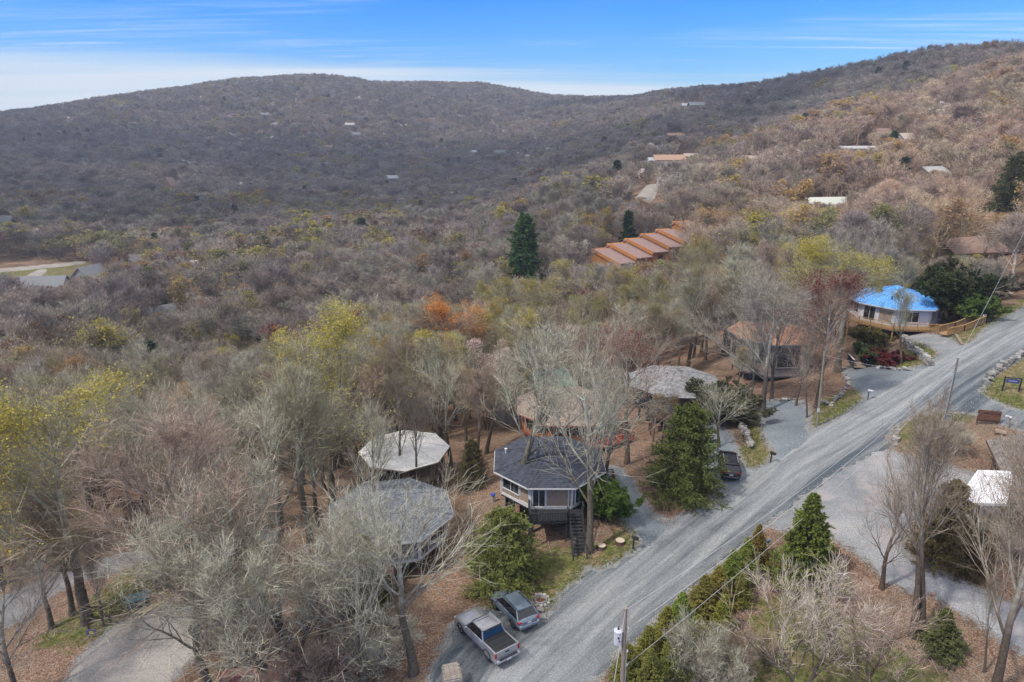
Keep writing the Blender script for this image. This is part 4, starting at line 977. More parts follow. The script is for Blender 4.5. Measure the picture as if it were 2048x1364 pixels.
ORW = boards('orange_cedar', (0.40,0.175,0.06)); STONE = paint('field_stone', (0.30,0.285,0.26), 0.95, 0.25, 2.0, bump=0.5, rand=0.3); RUST = paint('rusty_metal', (0.16,0.075,0.05), 0.8, 0.3); BLK = paint('black_metal', (0.02,0.02,0.022), 0.5, 0.1); GALV = paint('galvanised_metal', (0.45,0.46,0.48), 0.45, 0.12, metal=0.3)

def eave_fit(l, r, yb, yf, Rr):
    dep = 1.92*Rr*FPX/(r-l); d = ray((l+r)/2, (yb+yf)/2); return np.array((d[0]*dep, d[1]*dep, CAM_Z+d[2]*dep))
def railing(parent, pts, z, mat, hgt=0.95, gap=0.14, name='railing', post_h=0.0, stuff=True):
    """posts, two rails and balusters along the open polyline pts (local coordinates)"""
    r = PB(); b = PB()
    for i in range(len(pts)-1):
        a = Vector((*pts[i][:2], pts[i][2] if len(pts[i]) > 2 else z)); c = Vector((*pts[i+1][:2], pts[i+1][2] if len(pts[i+1]) > 2 else z)); L = (c-a).length
        n = max(1, round(L/1.7))
        for k in range(n+1):
            q = a.lerp(c, k/n); PB().box((q.x, q.y, q.z+hgt/2), (0.1, 0.1, hgt+post_h)).build('rail_post', mat, parent)
        r.beam(a+Vector((0,0,hgt)), c+Vector((0,0,hgt)), 0.13, 0.045); r.beam(a+Vector((0,0,0.14)), c+Vector((0,0,0.14)), 0.05, 0.07)
        m = int(L/gap)
        for k in range(1, m): q = a.lerp(c, k/m); b.beam((q.x, q.y, q.z+0.16), (q.x, q.y, q.z+hgt-0.02), 0.04)
    r.build(name, mat, parent); o = b.build('balusters', mat, parent); o['kind'] = 'stuff'
def stairs(parent, top, d, w, rise, mat, n=None, rails=True):
    """flight going down from point top (local) along direction d"""
    d = Vector((d[0], d[1], 0)).normalized(); s = Vector((-d.y, d.x, 0)); n = n or max(2, round(rise/0.19)); st = rise/n
    for k in range(n):
        c = Vector(top)+d*(0.27*(k+0.5))-Vector((0,0,st*(k+1))); PB().box(c, (0.29, w, 0.045), math.atan2(d.y, d.x)).build('tread', mat, parent)
    for sg in (-1, 1):
        a = Vector(top)+s*sg*w/2; b = a+d*0.27*n-Vector((0,0,rise)); PB().beam(a-Vector((0,0,0.12)), b-Vector((0,0,0.02)), 0.06, 0.26).build('stringer', mat, parent)
        if rails:
            PB().beam(a+Vector((0,0,0.85)), b+Vector((0,0,0.85)), 0.07, 0.1).build('handrail', mat, parent)
            for q in (a, a.lerp(b, 0.5), b): PB().beam(q-Vector((0,0,0.1)), q+Vector((0,0,0.88)), 0.08).build('rail_post', mat, parent)
def octo_roof(e, Rr, ze, rise, mat, trim, courses=22, th=0.16):
    """eight facets of stepped shingle courses, fascia boards and hip caps"""
    for k in range(8):
        a0, a1 = (k-0.5)*pi/4, (k+0.5)*pi/4; A = Vector((cos(a0), sin(a0), 0)); B = Vector((cos(a1), sin(a1), 0)); V = []; F = []
        for j in range(courses):
            f0, f1 = 1-j/courses, max(0.0, 1-(j+1)/courses); z0 = ze+rise*(1-f0)+0.03; z1 = ze+rise*(1-f1)+0.004
            n = len(V); r0 = Rr*f0; r1 = Rr*f1
            V += [A*r0+Vector((0,0,z0-0.028)), B*r0+Vector((0,0,z0-0.028)), A*r0+Vector((0,0,z0)), B*r0+Vector((0,0,z0)), A*r1+Vector((0,0,z1)), B*r1+Vector((0,0,z1))]
            F += [(n, n+1, n+3, n+2)]+([(n+2, n+3, n+5, n+4)] if f1 > 0 else [(n+2, n+3, n+4)])
        n = len(V); V += [A*Rr*0.995+Vector((0,0,ze-th)), B*Rr*0.995+Vector((0,0,ze-th)), Vector((0,0,ze-th))]; F += [(n, n+2, n+1)]
        p = PB(); p.add(V, F); o = p.build('roof_panel', mat, e)
        PB().beam(A*(Rr+0.02)+Vector((0,0,ze-0.07)), B*(Rr+0.02)+Vector((0,0,ze-0.07)), 0.05, 0.13).build('fascia', trim, o)
        PB().beam(A*Rr+Vector((0,0,ze+0.035)), Vector((0,0,ze+rise+0.035)), 0.24, 0.035).build('hip_cap', mat, e)
def octo_walls(e, Rw, zf, ze, walls, mat, trim, base_mat, zg):
    """eight walls; walls[k] lists openings (u0,u1,v0,v1,kind) in 0..1 of the wall"""
    L = 2*Rw*sin(pi/8); ap = Rw*cos(pi/8)
    for k in range(8):
        a = k*pi/4; M = Matrix.Rotation(a+pi/2, 3, 'Z'); nrm = Vector((cos(a), sin(a), 0)); tang = Vector((-sin(a), cos(a), 0)); C0 = nrm*ap
        hgt = ze-zf; w = PB().box(C0-nrm*0.08+Vector((0,0,(zf+ze)/2)), (L-0.02, 0.14, hgt), 0, M).build('wall_panel', mat, e)
        nb = int(hgt/0.28)
        bt_ = PB()
        for j in range(1, nb): bt_.beam(C0-tang*(L/2-.1)+nrm*0.006+Vector((0,0,zf+j*0.28)), C0+tang*(L/2-.1)+nrm*0.006+Vector((0,0,zf+j*0.28)), 0.03, 0.03)
        bt_.build('siding_laps', mat, w)
        PB().beam(C0-tang*L/2+nrm*0.03+Vector((0,0,zf)), C0+tang*L/2+nrm*0.03+Vector((0,0,zf)), 0.08, 0.24).build('sill_board', trim, e)
        for u0, u1, v0, v1, kd in walls[k % len(walls)]:
            x0, x1 = (u0-.5)*L, (u1-.5)*L; z0, z1 = zf+v0*hgt, zf+v1*hgt; c = C0+tang*(x0+x1)/2+Vector((0,0,(z0+z1)/2))
            f = PB()
            for aa, bb in (((x0,z0),(x1,z0)),((x1,z0),(x1,z1)),((x1,z1),(x0,z1)),((x0,z1),(x0,z0))):
                f.beam(C0+tang*aa[0]+nrm*0.05+Vector((0,0,aa[1])), C0+tang*bb[0]+nrm*0.05+Vector((0,0,bb[1])), 0.1, 0.1)
            f.build('door_frame' if kd == 'door' else 'window_frame', trim, w)
            PB().box(c+nrm*0.012, (x1-x0-0.06, 0.03, z1-z0-0.06), 0, M).build('pane' if kd != 'blind' else 'blind', GLASS if kd != 'blind' else _mc[('p','blind')], w)
            if kd != 'blind' and x1-x0 > 1.1: PB().box(c+nrm*0.04, (0.06, 0.05, z1-z0), 0, M).build('mullion', trim, w)
        va = (k+0.5)*pi/4; q = Vector((cos(va), sin(va), 0))*(Rw-0.03)
        PB().box(q+Vector((0,0,(zf+ze)/2)), (0.2, 0.2, hgt), va).build('corner_post', trim, e)
        q2 = Vector((cos(va), sin(va), 0))*(Rw-0.5); zz = zg+0 if zg < zf-0.3 else zf-0.3
        PB().box(q2+Vector((0,0,(zz+zf)/2-0.15)), (0.2, 0.2, zf-zz), va).build('support_post', base_mat, e)
    PB().prism([((Rw+0.02)*cos((k+.5)*pi/4), (Rw+0.02)*sin((k+.5)*pi/4)) for k in range(8)], zf-0.32, zf-0.005).build('floor_platform', base_mat, e)
    PB().prism([((Rw*0.62)*cos((k+.5)*pi/4), (Rw*0.62)*sin((k+.5)*pi/4)) for k in range(8)], zg-0.5, zf-0.33).build('foundation_core', base_mat, e)
paint('blind', (0.33,0.25,0.19), 0.8, 0.1)
BL = [(0.05,0.20,0.08,0.90,'window'),(0.22,0.95,0.08,0.9,'blind')]
WN = [(0.12,0.88,0.25,0.88,'window')]; WD = [(0.05,0.32,0.02,0.92,'door'),(0.40,0.92,0.3,0.85,'window')]
def cabin(box4, Rr, delta, label, roof, wall, trim, base, walls, wh=2.35, rise=None, name='octagon_cabin', group=None):
    c = eave_fit(*box4, Rr); ze = c[2]; face = math.atan2(-c[1], -c[0])+delta; e = empty(name, (c[0], c[1], 0), face, label, 'cabin'); 
    zg = h1(c[0], c[1]); Rw = Rr-0.75; zf = ze-wh
    zl = min(zg, h1(c[0]+Rw*cos(face), c[1]+Rw*sin(face)))
    e.location.z = zl; L = zl
    octo_roof(e, Rr, ze-L, rise or Rr*0.26, roof, trim); octo_walls(e, Rw, zf-L, ze-L-0.17, walls, wall, trim, base, 0.0)
    return e, zf-L, Rw, ze-L, c, face
R_char = shingle('charcoal_shingles', (0.06,0.067,0.085)); R_blue = shingle('blue_grey_shingles', (0.155,0.17,0.19)); R_cream = shingle('cream_shingles', (0.74,0.73,0.70), 0.07); R_tan = shingle('tan_shingles', (0.27,0.215,0.175)); R_grey = shingle('grey_shingles', (0.23,0.23,0.235)); R_oran = shingle('orange_tan_shingles', (0.33,0.185,0.12)); R_brn = shingle('brown_shingles', (0.19,0.125,0.11)); R_slate = shingle('weathered_grey_shingles', (0.19,0.17,0.155))
def deck(e, poly, z, mat, railmat=None, open_edges=(), legs=True, skirt=0.22, drop=None):
    n = len(poly); fl = PB().prism(poly, z-0.16, z-0.05).build('deck_frame', mat, e)
    xs = [p[0] for p in poly]; b = PB(); lo, hi = min(xs), max(xs); x = lo+0.08
    P_ = np.array(poly)
    while x < hi-0.02:
        ys = []
        for i in range(n):
            x0, y0 = poly[i]; x1, y1 = poly[(i+1) % n]
            if (x0 > x) != (x1 > x): ys.append(y0+(x-x0)*(y1-y0)/(x1-x0))
        if len(ys) >= 2: b.box((x, (min(ys)+max(ys))/2, z-0.025), (0.135, max(ys)-min(ys), 0.04))
        x += 0.15
    o = b.build('deck_boards', mat, e); o['kind'] = 'stuff'
    if legs:
        for p in poly: PB().box((p[0]*0.97, p[1]*0.97, (z-0.16-(drop or z+0.3)/1)/1 if False else (z-0.16)/2-0.3), (0.16, 0.16, z-0.16+0.6)).build('deck_post', mat, e)
    if railmat:
        for i in range(n):
            if i in open_edges: continue
            railing(e, [poly[i], poly[(i+1) % n]], z, railmat)
def roof_vent(e, x, y, z, mat, h=0.35, r=0.09): PB().lathe([(r, -0.3), (r, h), (r*1.7, h), (r*1.7, h+0.06), (0.01, h+0.12)], 10, (x, y, z)).build('roof_vent', mat, e)

# A: charcoal roof, white posts, black deck and stairs
eA, zfA, RwA, zeA, cA, fA = cabin((985,1210,868,974), 5.6, 0.06, 'octagon cabin with charcoal shingle roof, white corner trim and black front deck', R_char, TAN, WHT, DKW,
    [[(0.05,0.36,0.03,0.93,'door'),(0.38,0.92,0.05,0.9,'blind')],[(0.12,0.42,0.06,0.9,'window'),(0.5,0.9,0.1,0.9,'window')],WN,WD,WN,WN,WN,[(0.05,0.62,0.3,0.9,'window'),(0.66,0.95,0.1,0.9,'blind')]])
ap = RwA*cos(pi/8)
deck(eA, [(ap+0.06,-2.0),(ap+2.4,-1.9),(ap+2.1,1.3),(ap+1.2,1.4),(ap+1.2,2.8),(ap+0.06,2.8)], zfA-0.12, DKW, DKW, open_edges=(5,3))
stairs(eA, (ap+1.2, 2.1, zfA-0.14), (1, 0.05), 1.15, max(1.2, zfA-0.14-0.05), DKW)
deck(eA, [(-1.2,ap+0.05),(-1.2,ap+1.9),(2.6,ap+1.9),(2.6,ap+0.05)], zfA-0.2, DKW, BRNW, open_edges=(3,2)); stairs(eA, (2.6, ap+1.0, zfA-0.2), (1, 0.25), 1.2, 1.1, DKW, n=5, rails=False)
roof_vent(eA, -1.0, -4.1, zeA+0.35, WHT); roof_vent(eA, 1.2, -1.4, zeA+1.1, GALV, 0.3)
# B: blue grey roof, C: cream roof
eB, zfB, RwB, zeB, cB, fB = cabin((658,905,956,1083), 5.9, 0.04, 'octagon cabin with blue grey shingle roof among bare branches at lower centre', R_blue, GRYW, WHT, BRNW, [WN, WD, WN, WN])
deck(eB, [(2.0,-RwB-2.2),(RwB*.92+1.8,-2.6),(RwB*.92+1.8,-0.3),(RwB*.93,-0.3),(RwB*.9,-2.3),(2.2,-RwB*.93)], zfB-0.2, REDW, REDW, open_edges=(2,3,4,5))
eC, zfC, RwC, zeC, cC, fC = cabin((722,896,862,936), 5.3, pi/8-0.02, 'octagon cabin with pale cream shingle roof behind two slender trunks', R_cream, boards('olive_siding', (0.20,0.19,0.13)), boards('brown_trim', (0.2,0.15,0.11)), BRNW, [WN, WD])
eD, zfD, RwD, zeD, cD, fD = cabin((1030,1232,774,846), 6.4, 0.1, 'octagon cabin with tan shingle roof, orange walls and red deck rails', R_tan, ORW, REDW, REDW, [WD, WN, WN])
deck(eD, [(RwD*.92+.05,-3.2),(RwD*.92+2.2,-2.9),(RwD*.92+2.4,1.8),(4.4,RwD+2.0),(3.0,RwD+0.2),(RwD*.92+.05,2.3)], zfD-0.1, REDW, REDW, open_edges=(4,5)); stairs(eD, (RwD*.92+2.3, -1.0, zfD-0.1), (1, -.2), 1.1, 1.6, REDW)
eE, zfE, RwE, zeE, cE, fE = cabin((1258,1440,727,797), 5.9, 0.16, 'octagon cabin with grey shingle roof and dark brown walls behind the hemlock', R_grey, BRNW, DKW, DKW, [WN, WD])
deck(eE, [(RwE*.92+.05,-3.4),(RwE*.92+1.7,-3.4),(RwE*.92+1.7,3.2),(RwE*.92+.05,3.2)], zfE-0.1, BRNW, BRNW, open_edges=(3,))
eF, zfF, RwF, zeF, cF, fF = cabin((1461,1629,625,704), 5.9, pi/8+0.1, 'octagon cabin with orange tan shingle roof and tall grey walls', R_oran, boards('taupe_siding', (0.235,0.20,0.175)), boards('taupe_trim', (0.27,0.235,0.205)), boards('taupe_base', (0.17,0.15,0.135)), [WN, [(0.3,0.7,0.3,0.85,'window')]], wh=4.4)
# G: blue metal roof
def metal_blue():
    t = NT('blue_metal_roofing', 0.35, 0.5); o = t.obj(); n = t.noise(1.4, 6, 0.65, o)
    t.col(t.ramp(n, [(0.3,(0.09,0.31,0.68)),(0.5,(0.12,0.37,0.74)),(0.75,(0.24,0.48,0.78))])); return t.m
R_met = metal_blue()
eG, zfG, RwG, zeG, cG, fG = cabin((1701,1880,566,628), 6.9, -pi/8+0.05, 'octagon house with bright blue metal roof, white walls and golden wooden deck', R_met, paint('white_siding', (0.66,0.66,0.68), 0.7, 0.06), WHT, LBR,
    [[(0.1,0.45,0.03,0.9,'door'),(0.55,0.95,0.1,0.85,'blind')], [(0.3,0.7,0.2,0.85,'window')], [(0.15,0.4,0.2,0.85,'window'),(0.6,0.85,0.2,0.85,'window')], WN], wh=2.5, rise=1.95)
seam = None
for k in range(8):
    a0, a1 = (k-0.5)*pi/4, (k+0.5)*pi/4; A = Vector((cos(a0), sin(a0), 0))*6.9; B = Vector((cos(a1), sin(a1), 0))*6.9; sm = PB(); M0 = (A+B)/2; inw = -M0.normalized()
    for j in range(1, 12):
        q = A.lerp(B, j/12); u = abs(j/12-0.5)*2; ln = M0.length*(1-u)
        sm.beam(q+Vector((0,0,zeG+0.05)), q+inw*ln+Vector((0,0,zeG+0.05+1.95*(1-u))), 0.03, 0.05)
    sm.build('roof_seams', R_met, eG)
PB().box((2.4, -1.5, zeG+1.5), (0.6, 0.6, 1.1)).build('chimney', paint('mustard_chimney', (0.27,0.21,0.10), 0.8), eG)
for q in ((4.0, 1.0), (-0.5, 3.8), (-2.0, 2.4)): roof_vent(eG, q[0], q[1], zeG+0.75+0.25*(abs(q[0]) < 3), BLK)
apG = RwG*cos(pi/8)
dk = [((RwG+0.1)*cos((k+.5)*pi/4), (RwG+0.1)*sin((k+.5)*pi/4)) for k in (-2.0,-1,0,1)]; do = [((RwG+2.1)*cos((k+.5)*pi/4), (RwG+2.1)*sin((k+.5)*pi/4)) for k in (1,0,-1,-2.0)]
deck(eG, dk+do, zfG-0.12, CEDAR, CEDAR, open_edges=(0,1,2,3,7)); stairs(eG, (do[0][0]*0.86, do[0][1]*0.99, zfG-0.12), (0.85, 0.35), 1.4, max(1.0, zfG-0.4), CEDAR)

# brown house and white carport at the right edge
def carport():
    a = at(1990, 1100); zr = None
    def pl(px, py, z): d = ray(px, py); t = (z-CAM_Z)/d[2]; return Vector((d[0]*t, d[1]*t, z))
    z0 = 7.2; q = [pl(1911, 1003, z0-0.15), pl(2014, 1007, z0-0.15), pl(2028, 942, z0+0.2), pl(1955, 940, z0+0.2)]
    gz = h1(q[0].x, q[0].y); e = empty('carport', (q[0].x, q[0].y, gz), 0, 'open carport with flat white metal roof beside the dark brown house', 'carport'); O = Vector(e.location)
    L = [v-O for v in q]; p = PB(); V = L+[v-Vector((0,0,0.14)) for v in L]; p.add(V, [(0,1,2,3),(7,6,5,4),(0,4,5,1),(1,5,6,2),(2,6,7,3),(3,7,4,0)]); p.build('roof', paint('white_metal_roof', (0.80,0.80,0.82), 0.5, 0.05), e)
    r = PB()
    for k in range(1, 16): f = k/16; r.beam(L[0].lerp(L[1], f)+Vector((0,0,0.015)), L[3].lerp(L[2], f)+Vector((0,0,0.015)), 0.03, 0.04)
    r.build('roof_ribs', _mc[('p','white_metal_roof')], e)
    PB().beam(L[0]-Vector((0,0.05,0.1)), L[1]-Vector((0,0.05,0.1)), 0.1, 0.2).build('gutter', WHT, e)
    for i, f in ((0, .02), (1, .0), (0, .98), (0, .5)):
        v = L[0].lerp(L[1], f)*0.98+Vector((0.15,0.3,0)); g = h1(v.x+O.x, v.y+O.y)-O.z; PB().beam((v.x, v.y, g-0.2), (v.x, v.y, v.z-0.15), 0.16).build('post', DKW, e)
    for f in (0.02, 0.5): v = L[0].lerp(L[1], f)+Vector((0.15,0.3,0)); PB().beam((v.x, v.y, v.z-1.0), (v.x+0.9, v.y, v.z-0.15), 0.1).build('brace', WHT, e)
    v = L[2]; g = 0
    for f in (0.05, 0.95): v = L[3].lerp(L[2], f)-Vector((0,0.3,0)); PB().beam((v.x, v.y, h1(v.x+O.x, v.y+O.y)-O.z-0.2), (v.x, v.y, v.z-0.15), 0.16).build('post', DKW, e)
    # the house
    c = pl(2020, 975, z0+0.2); zg = h1(c.x+4, c.y+3)-0.5; e = empty('brown_house', (c.x+0.5, c.y-1.0, zg), -0.42, 'dark brown house with weathered grey shingle roof at the right edge', 'house')
    hw = z0-zg+0.1; PB().box((4.5, 5, hw/2), (9, 11, hw)).build('wall', BRNW, e)
    s = PB()
    for k in range(int(hw/0.3)): s.beam((-0.02, -.5, k*0.3+0.1), (-0.02, 10.5, k*0.3+0.1), 0.03, 0.04); s.beam((0, -0.52, k*0.3+0.1), (9, -0.52, k*0.3+0.1), 0.03, 0.04)
    s.build('siding_laps', BRNW, e)
    for sg in (0, 1):
        V = []; F = []; C = 22
        for j in range(C):
            for f, z_ in ((j/C, 0.03), ((j+1)/C, 0.0)):
                xx = (-0.7+5.2*f) if sg == 0 else (9.7-5.2*f); z = hw-0.3+2.3*f+z_; V += [(xx, -1.2, z), (xx, 11.2, z)]
            n = len(V)-4; F.append((n, n+1, n+3, n+2))
            if j: F.append((n-2, n-1, n+1, n))
        PB().add(V, F).build('roof_slope', R_slate, e)
    for xx, x2 in ((-0.7, 4.5), (9.7, 4.5)): PB().beam((xx, -1.2, hw-0.4), (x2, -1.2, hw+1.9), 0.06, 0.22).build('barge_board', BRNW, e)
    PB().beam((-0.72, -1.2, hw-0.36), (-0.72, 11.2, hw-0.36), 0.05, 0.2).build('fascia', BRNW, e)
    PB().add([(0,-.5,hw),(9,-.5,hw),(4.5,-.5,hw+1.8)], [(0,1,2)]).build('gable', BRNW, e)
    for yy in (1.8, 5.6): f = PB().box((-0.03, yy, hw-1.5), (0.12, 1.3, 1.2)).build('window_frame', WHT, e); PB().box((-0.07, yy, hw-1.5), (0.08, 1.1, 1.0)).build('pane', GLASS, f)
carport()

# condominium row
def condos():
    a = at(1205, 552, 3); b = at(1382, 492, 3); ax = Vector((b[0]-a[0], b[1]-a[1], 0)); 
    d = ax.normalized(); n = Vector((d.y, -d.x, 0)); L = ax.length/5.6; base = empty('condominium_row', tuple(a), math.atan2(d.y, d.x), 'row of orange cedar condominiums with stepped brown mono-pitch roofs', 'condominiums')
    for f in (0, .2, .4, .6, .8, 1): CLEAR.append((a*(1-f)+b*f, 9.5))
    base.location.z += 2.4; Wd = 10.5; dz = (b[2]-a[2])/5.6
    roofm = shingle('condo_roof', (0.29,0.20,0.185), 0.12)
    for k in range(6):
        x0 = k*L+(1.2 if k == 5 else 0); ex = 1.5 if k == 5 else 0; z = k*dz+(0.9 if k == 5 else 0); LL = L+ex; hi, lo = 8.2, 5.6
        V = [(x0,-Wd/2,-4),(x0+LL*.985,-Wd/2,-4),(x0+LL*.985,Wd/2,-4),(x0,Wd/2,-4),(x0,-Wd/2,z+lo-0.8),(x0+LL*.985,-Wd/2,z+lo-1.3),(x0+LL*.985,Wd/2,z+hi-1.3),(x0,Wd/2,z+hi-.8),]
        w = PB().add(V, [(0,3,2,1),(0,1,5,4),(1,2,6,5),(2,3,7,6),(3,0,4,7),(4,5,6,7)]).build('unit_wall', ORW, base)
        r = PB(); A = [(x0-.3,-Wd/2-.5,z+lo-.75),(x0+LL+.1,-Wd/2-.5,z+lo-1.3),(x0+LL+.1,Wd/2-1.5,z+hi-1.35),(x0-.3,Wd/2-1.5,z+hi-.8),(x0+LL+.1,Wd/2+.6,z+hi-2.4),(x0-.3,Wd/2+.6,z+hi-1.9)]
        r.add(A+[(p[0],p[1],p[2]-.3) for p in A], [(0,1,2,3),(3,2,4,5),(6,9,8,7),(9,11,10,8),(0,3,9,6),(3,5,11,9),(1,7,8,2),(2,8,10,4),(0,6,7,1),(5,4,10,11)])
        r.build('unit_roof', roofm, base)
        PB().beam(Vector(A[0])-Vector((0.03,0,.2)), Vector(A[3])-Vector((0.03,0,.2)), 0.08, 0.95).build('roof_edge_board', ORW, base)
        f = PB().box((x0+LL*.5,-Wd/2-.05,z+2.6), (2.2,.12,1.8)).build('window', DKW, base); PB().box((x0+LL*.5,-Wd/2-.12,z+2.6), (1.9,.06,1.5)).build('pane', GLASS, f)
        PB().box((x0+LL*.5,-Wd/2-.9,z+1.2), (3.4,1.7,.15)).build('balcony', BRNW, base)
condos()

# distant houses
def far_house(px, py, w, d, hw, rise, rz, wm, rm, label, dz=0.0, name='distant_house', h=0, cols=3):
    p = at(px, py, h); e = empty(name, (p[0], p[1], p[2]+dz), rz, label, 'house')
    PB().box((0, 0, hw/2-1), (w, d, hw+2)).build('wall', wm, e)
    for yy in (-1, 1):
        PB().add([(-w/2-.5, yy*(d/2+.6), hw-.25), (w/2+.5, yy*(d/2+.6), hw-.25), (w/2+.5, 0, hw+rise), (-w/2-.5, 0, hw+rise),
                  (-w/2-.5, yy*(d/2+.6), hw-.5), (w/2+.5, yy*(d/2+.6), hw-.5), (w/2+.5, 0, hw+rise-.25), (-w/2-.5, 0, hw+rise-.25)], [(0,1,2,3),(7,6,5,4),(0,4,5,1),(1,5,6,2),(3,7,4,0)]).build('roof', rm, e)
    for xx in (-1, 1): PB().add([(xx*w/2, -d/2, hw), (xx*w/2, d/2, hw), (xx*w/2, 0, hw+rise*.93)], [(0,1,2)]).build('gable', wm, e)
    for i in range(cols):
        x = (i+.5)/cols*w-w/2; f = PB().box((x, -d/2-.03, hw*.55), (1.5, .12, 1.4)).build('window', WHT, e); PB().box((x, -d/2-.1, hw*.55), (1.25, .06, 1.15)).build('pane', GLASS, f)
    return e
wW = paint('pale_wall', (0.55,0.54,0.5)); wG = paint('grey_wall', (0.28,0.28,0.29)); wT = paint('tan_wall', (0.42,0.34,0.24)); wD = paint('dark_wall', (0.06,0.06,0.065)); wB = paint('brown_wall', (0.2,0.13,0.1))
rW = paint('pale_roof', (0.42,0.43,0.44)); rG = paint('grey_roof', (0.19,0.20,0.21)); rB = paint('brown_roof', (0.25,0.17,0.14)); rT = paint('tan_roof', (0.46,0.38,0.30)); rO = paint('orange_roof', (0.40,0.25,0.17)); rD = paint('dark_roof', (0.07,0.075,0.09)); rTe = paint('teal_roof', (0.10,0.22,0.21))
FH = [(700,250,13,8,5,2.4,.1,wW,rW,'small house with white roof high on the left mountain side'),(785,357,13,9,5.5,2.6,.2,wG,rW,'pale grey house in the middle of the valley woods'),
 (865,302,16,9,5,3.5,.3,wD,rD,'dark blue black house on the valley slope'),(948,305,10,8,5,2.5,-.3,wW,rW,'small white house left of the other white house in the saddle valley'),(1000,305,16,9,5,2.5,.2,wW,rG,'long white house below the mountain saddle'),
 (715,236,14,8,5,3,0,wD,rD,'dark chalet above the white roofed house on the mountain'),(530,230,12,8,5,2.5,.2,wG,rG,'grey house near the top of the left mountain'),(340,372,8,9,2,7,1.4,wB,rB,'brown a-frame cabin in the left valley'),
 (655,295,14,9,5,2.5,0,wB,rB,'brown roofed house halfway up the left mountain'),(712,270,12,9,5,3,.6,wG,rG,'grey gabled house below the white roofed house'),(185,552,11,9,4,4,1.25,wG,rG,'grey gabled house beside the valley road at left'),
 (90,578,16,10,4,4.5,.1,wG,rG,'large grey gabled house behind the valley driveway at left'),(268,522,9,7,4,2.5,.4,wW,rG,'small pale house in the left valley woods'),(4,445,14,10,6,3,0,wD,rG,'dark house with grey roof cut by the left picture edge'),
 (320,632,9,7,4,3,.8,wB,rG,'house with pointed grey gable peeping from the woods at left'),(1337,320,18,9,4.5,2.5,.1,wT,rO,'long house with orange roof beside the pale drive'),(1308,322,7,6,4.5,1.5,.1,wW,rW,'small white annex left of the orange roofed house'),
 (1351,272,16,8,4,2,0,wT,rO,'tan roofed house on the slope above the orange roofed house'),(1392,212,16,9,6,3,.1,wD,rG,'dark house on the ridge saddle, nearest the skyline dip'),(1372,212,10,8,5,2,.1,wW,rW,'white house on the ridge saddle'),
 (1815,280,9,7,5,2.5,.2,wG,rT,'grey house behind the sunlit trees on right hillside'),(1757,268,10,7,4,2.5,.1,wB,rB,'dull red brown house on the right hillside'),(1712,297,17,7,3.5,.8,.05,wG,rW,'long low building with white flat roof on the right hillside'),
 (1862,346,10,9,3.5,2.2,.3,wG,rW,'small house with white roof in the woods at right'),(1650,413,17,12,3.5,3.0,.15,paint('yellow_wall',(0.5,0.42,0.15)),paint('pale_green_roof',(0.55,0.58,0.52)),'house with pale hipped roof and yellow wall behind the olive tree'),
 (1385,315,11,8,3.5,2.2,0,wW,rT,'small house with tan roof right of the orange roofed house'),(1500,320,11,8,3.5,2.2,0,wG,rT,'small grey house below the sunlit hillside'),
 (1937,497,15,9,3.0,2.2,.2,paint('olive_wall',(0.25,0.24,0.14)),rB,'long low house with grey brown roof behind dark trees at right'),(1062,778,11,9,4.5,2.2,.4,wG,rTe,'cabin with teal roof hidden behind the tan octagon roof')]
for q in FH:
    w_ = at(q[0], q[1], (q[4] if q[1] > 200 else 4)*0.8); CLEAR.append((w_, max(q[2], q[3])*0.5+2.0)); a_, b_, c_ = proj(w_[0], w_[1], w_[2]+q[4]+q[5]); b2_ = proj(w_[0], w_[1], w_[2]+1.0)[1]; b2_ = b_+(b2_-b_)*(0.6 if q[0] < 1200 else 0.42); PROT.append((a_-q[2]*.55*FPX/c_, b_, a_+q[2]*.55*FPX/c_, b2_, w_[1]-3)) if q[0] < 1900 else None
for q in FH: far_house(*q[:10], dz=-0.3, h=(q[4] if q[1] > 200 else 4)*0.8)
# skyline houses on the ridge
# ------------------------------------------------------------------ vehicles
def carpaint(name, c, rough=0.32):
    t = NT(name, rough, 0.5, 0.35); o = t.obj(); n = t.noise(2.5, 5, 0.65, o)
    t.col(t.ramp(n, [(0.3, tuple(q*0.8 for q in c)), (0.7, tuple(min(1, q*1.12) for q in c))])); t.b.inputs['Coat Weight'].default_value = 0.5; t.b.inputs['Coat Roughness'].default_value = 0.12
    return t.m
CGL = NT('car_glass', 0.05, 0.7); CGL.col((0.012,0.014,0.018)); CGL = CGL.m
TYRE = paint('tyre_rubber', (0.022,0.022,0.022), 0.85); RIM = paint('wheel_rim', (0.42,0.43,0.45), 0.35, 0.05, metal=0.6); REDL = paint('red_lamp', (0.42,0.015,0.012), 0.25, 0.05); PLAST = paint('dark_plastic', (0.035,0.037,0.04), 0.6); PLATE = paint('plate_white', (0.62,0.64,0.66), 0.5, 0.05); WLAMP = paint('clear_lamp', (0.55,0.57,0.6), 0.2, 0.05)
def loft(st, closed=True):
    """st: list of (x, halfwidth, z_bottom, z_shoulder, z_top, edge) -> smooth body shell"""
    V = []; n = 12
    for x, w, zb, zs, zt, e in st:
        ring = [(-w*.86, zb), (-w*.985, zb+.14), (-w, (zb+zs)/2), (-w*.985, zs), (-w*e, zt-.015), (-w*.45, zt+.02), (w*.45, zt+.02), (w*e, zt-.015), (w*.985, zs), (w, (zb+zs)/2), (w*.985, zb+.14), (w*.86, zb)]
        V += [(x, y, z) for y, z in ring]
    F = [(i*n+k, i*n+(k+1) % n, (i+1)*n+(k+1) % n, (i+1)*n+k) for i in range(len(st)-1) for k in range(n)]
    F += [tuple(range(n)), tuple(range((len(st)-1)*n, len(st)*n))[::-1]]
    p = PB(); p.add(V, F); return p
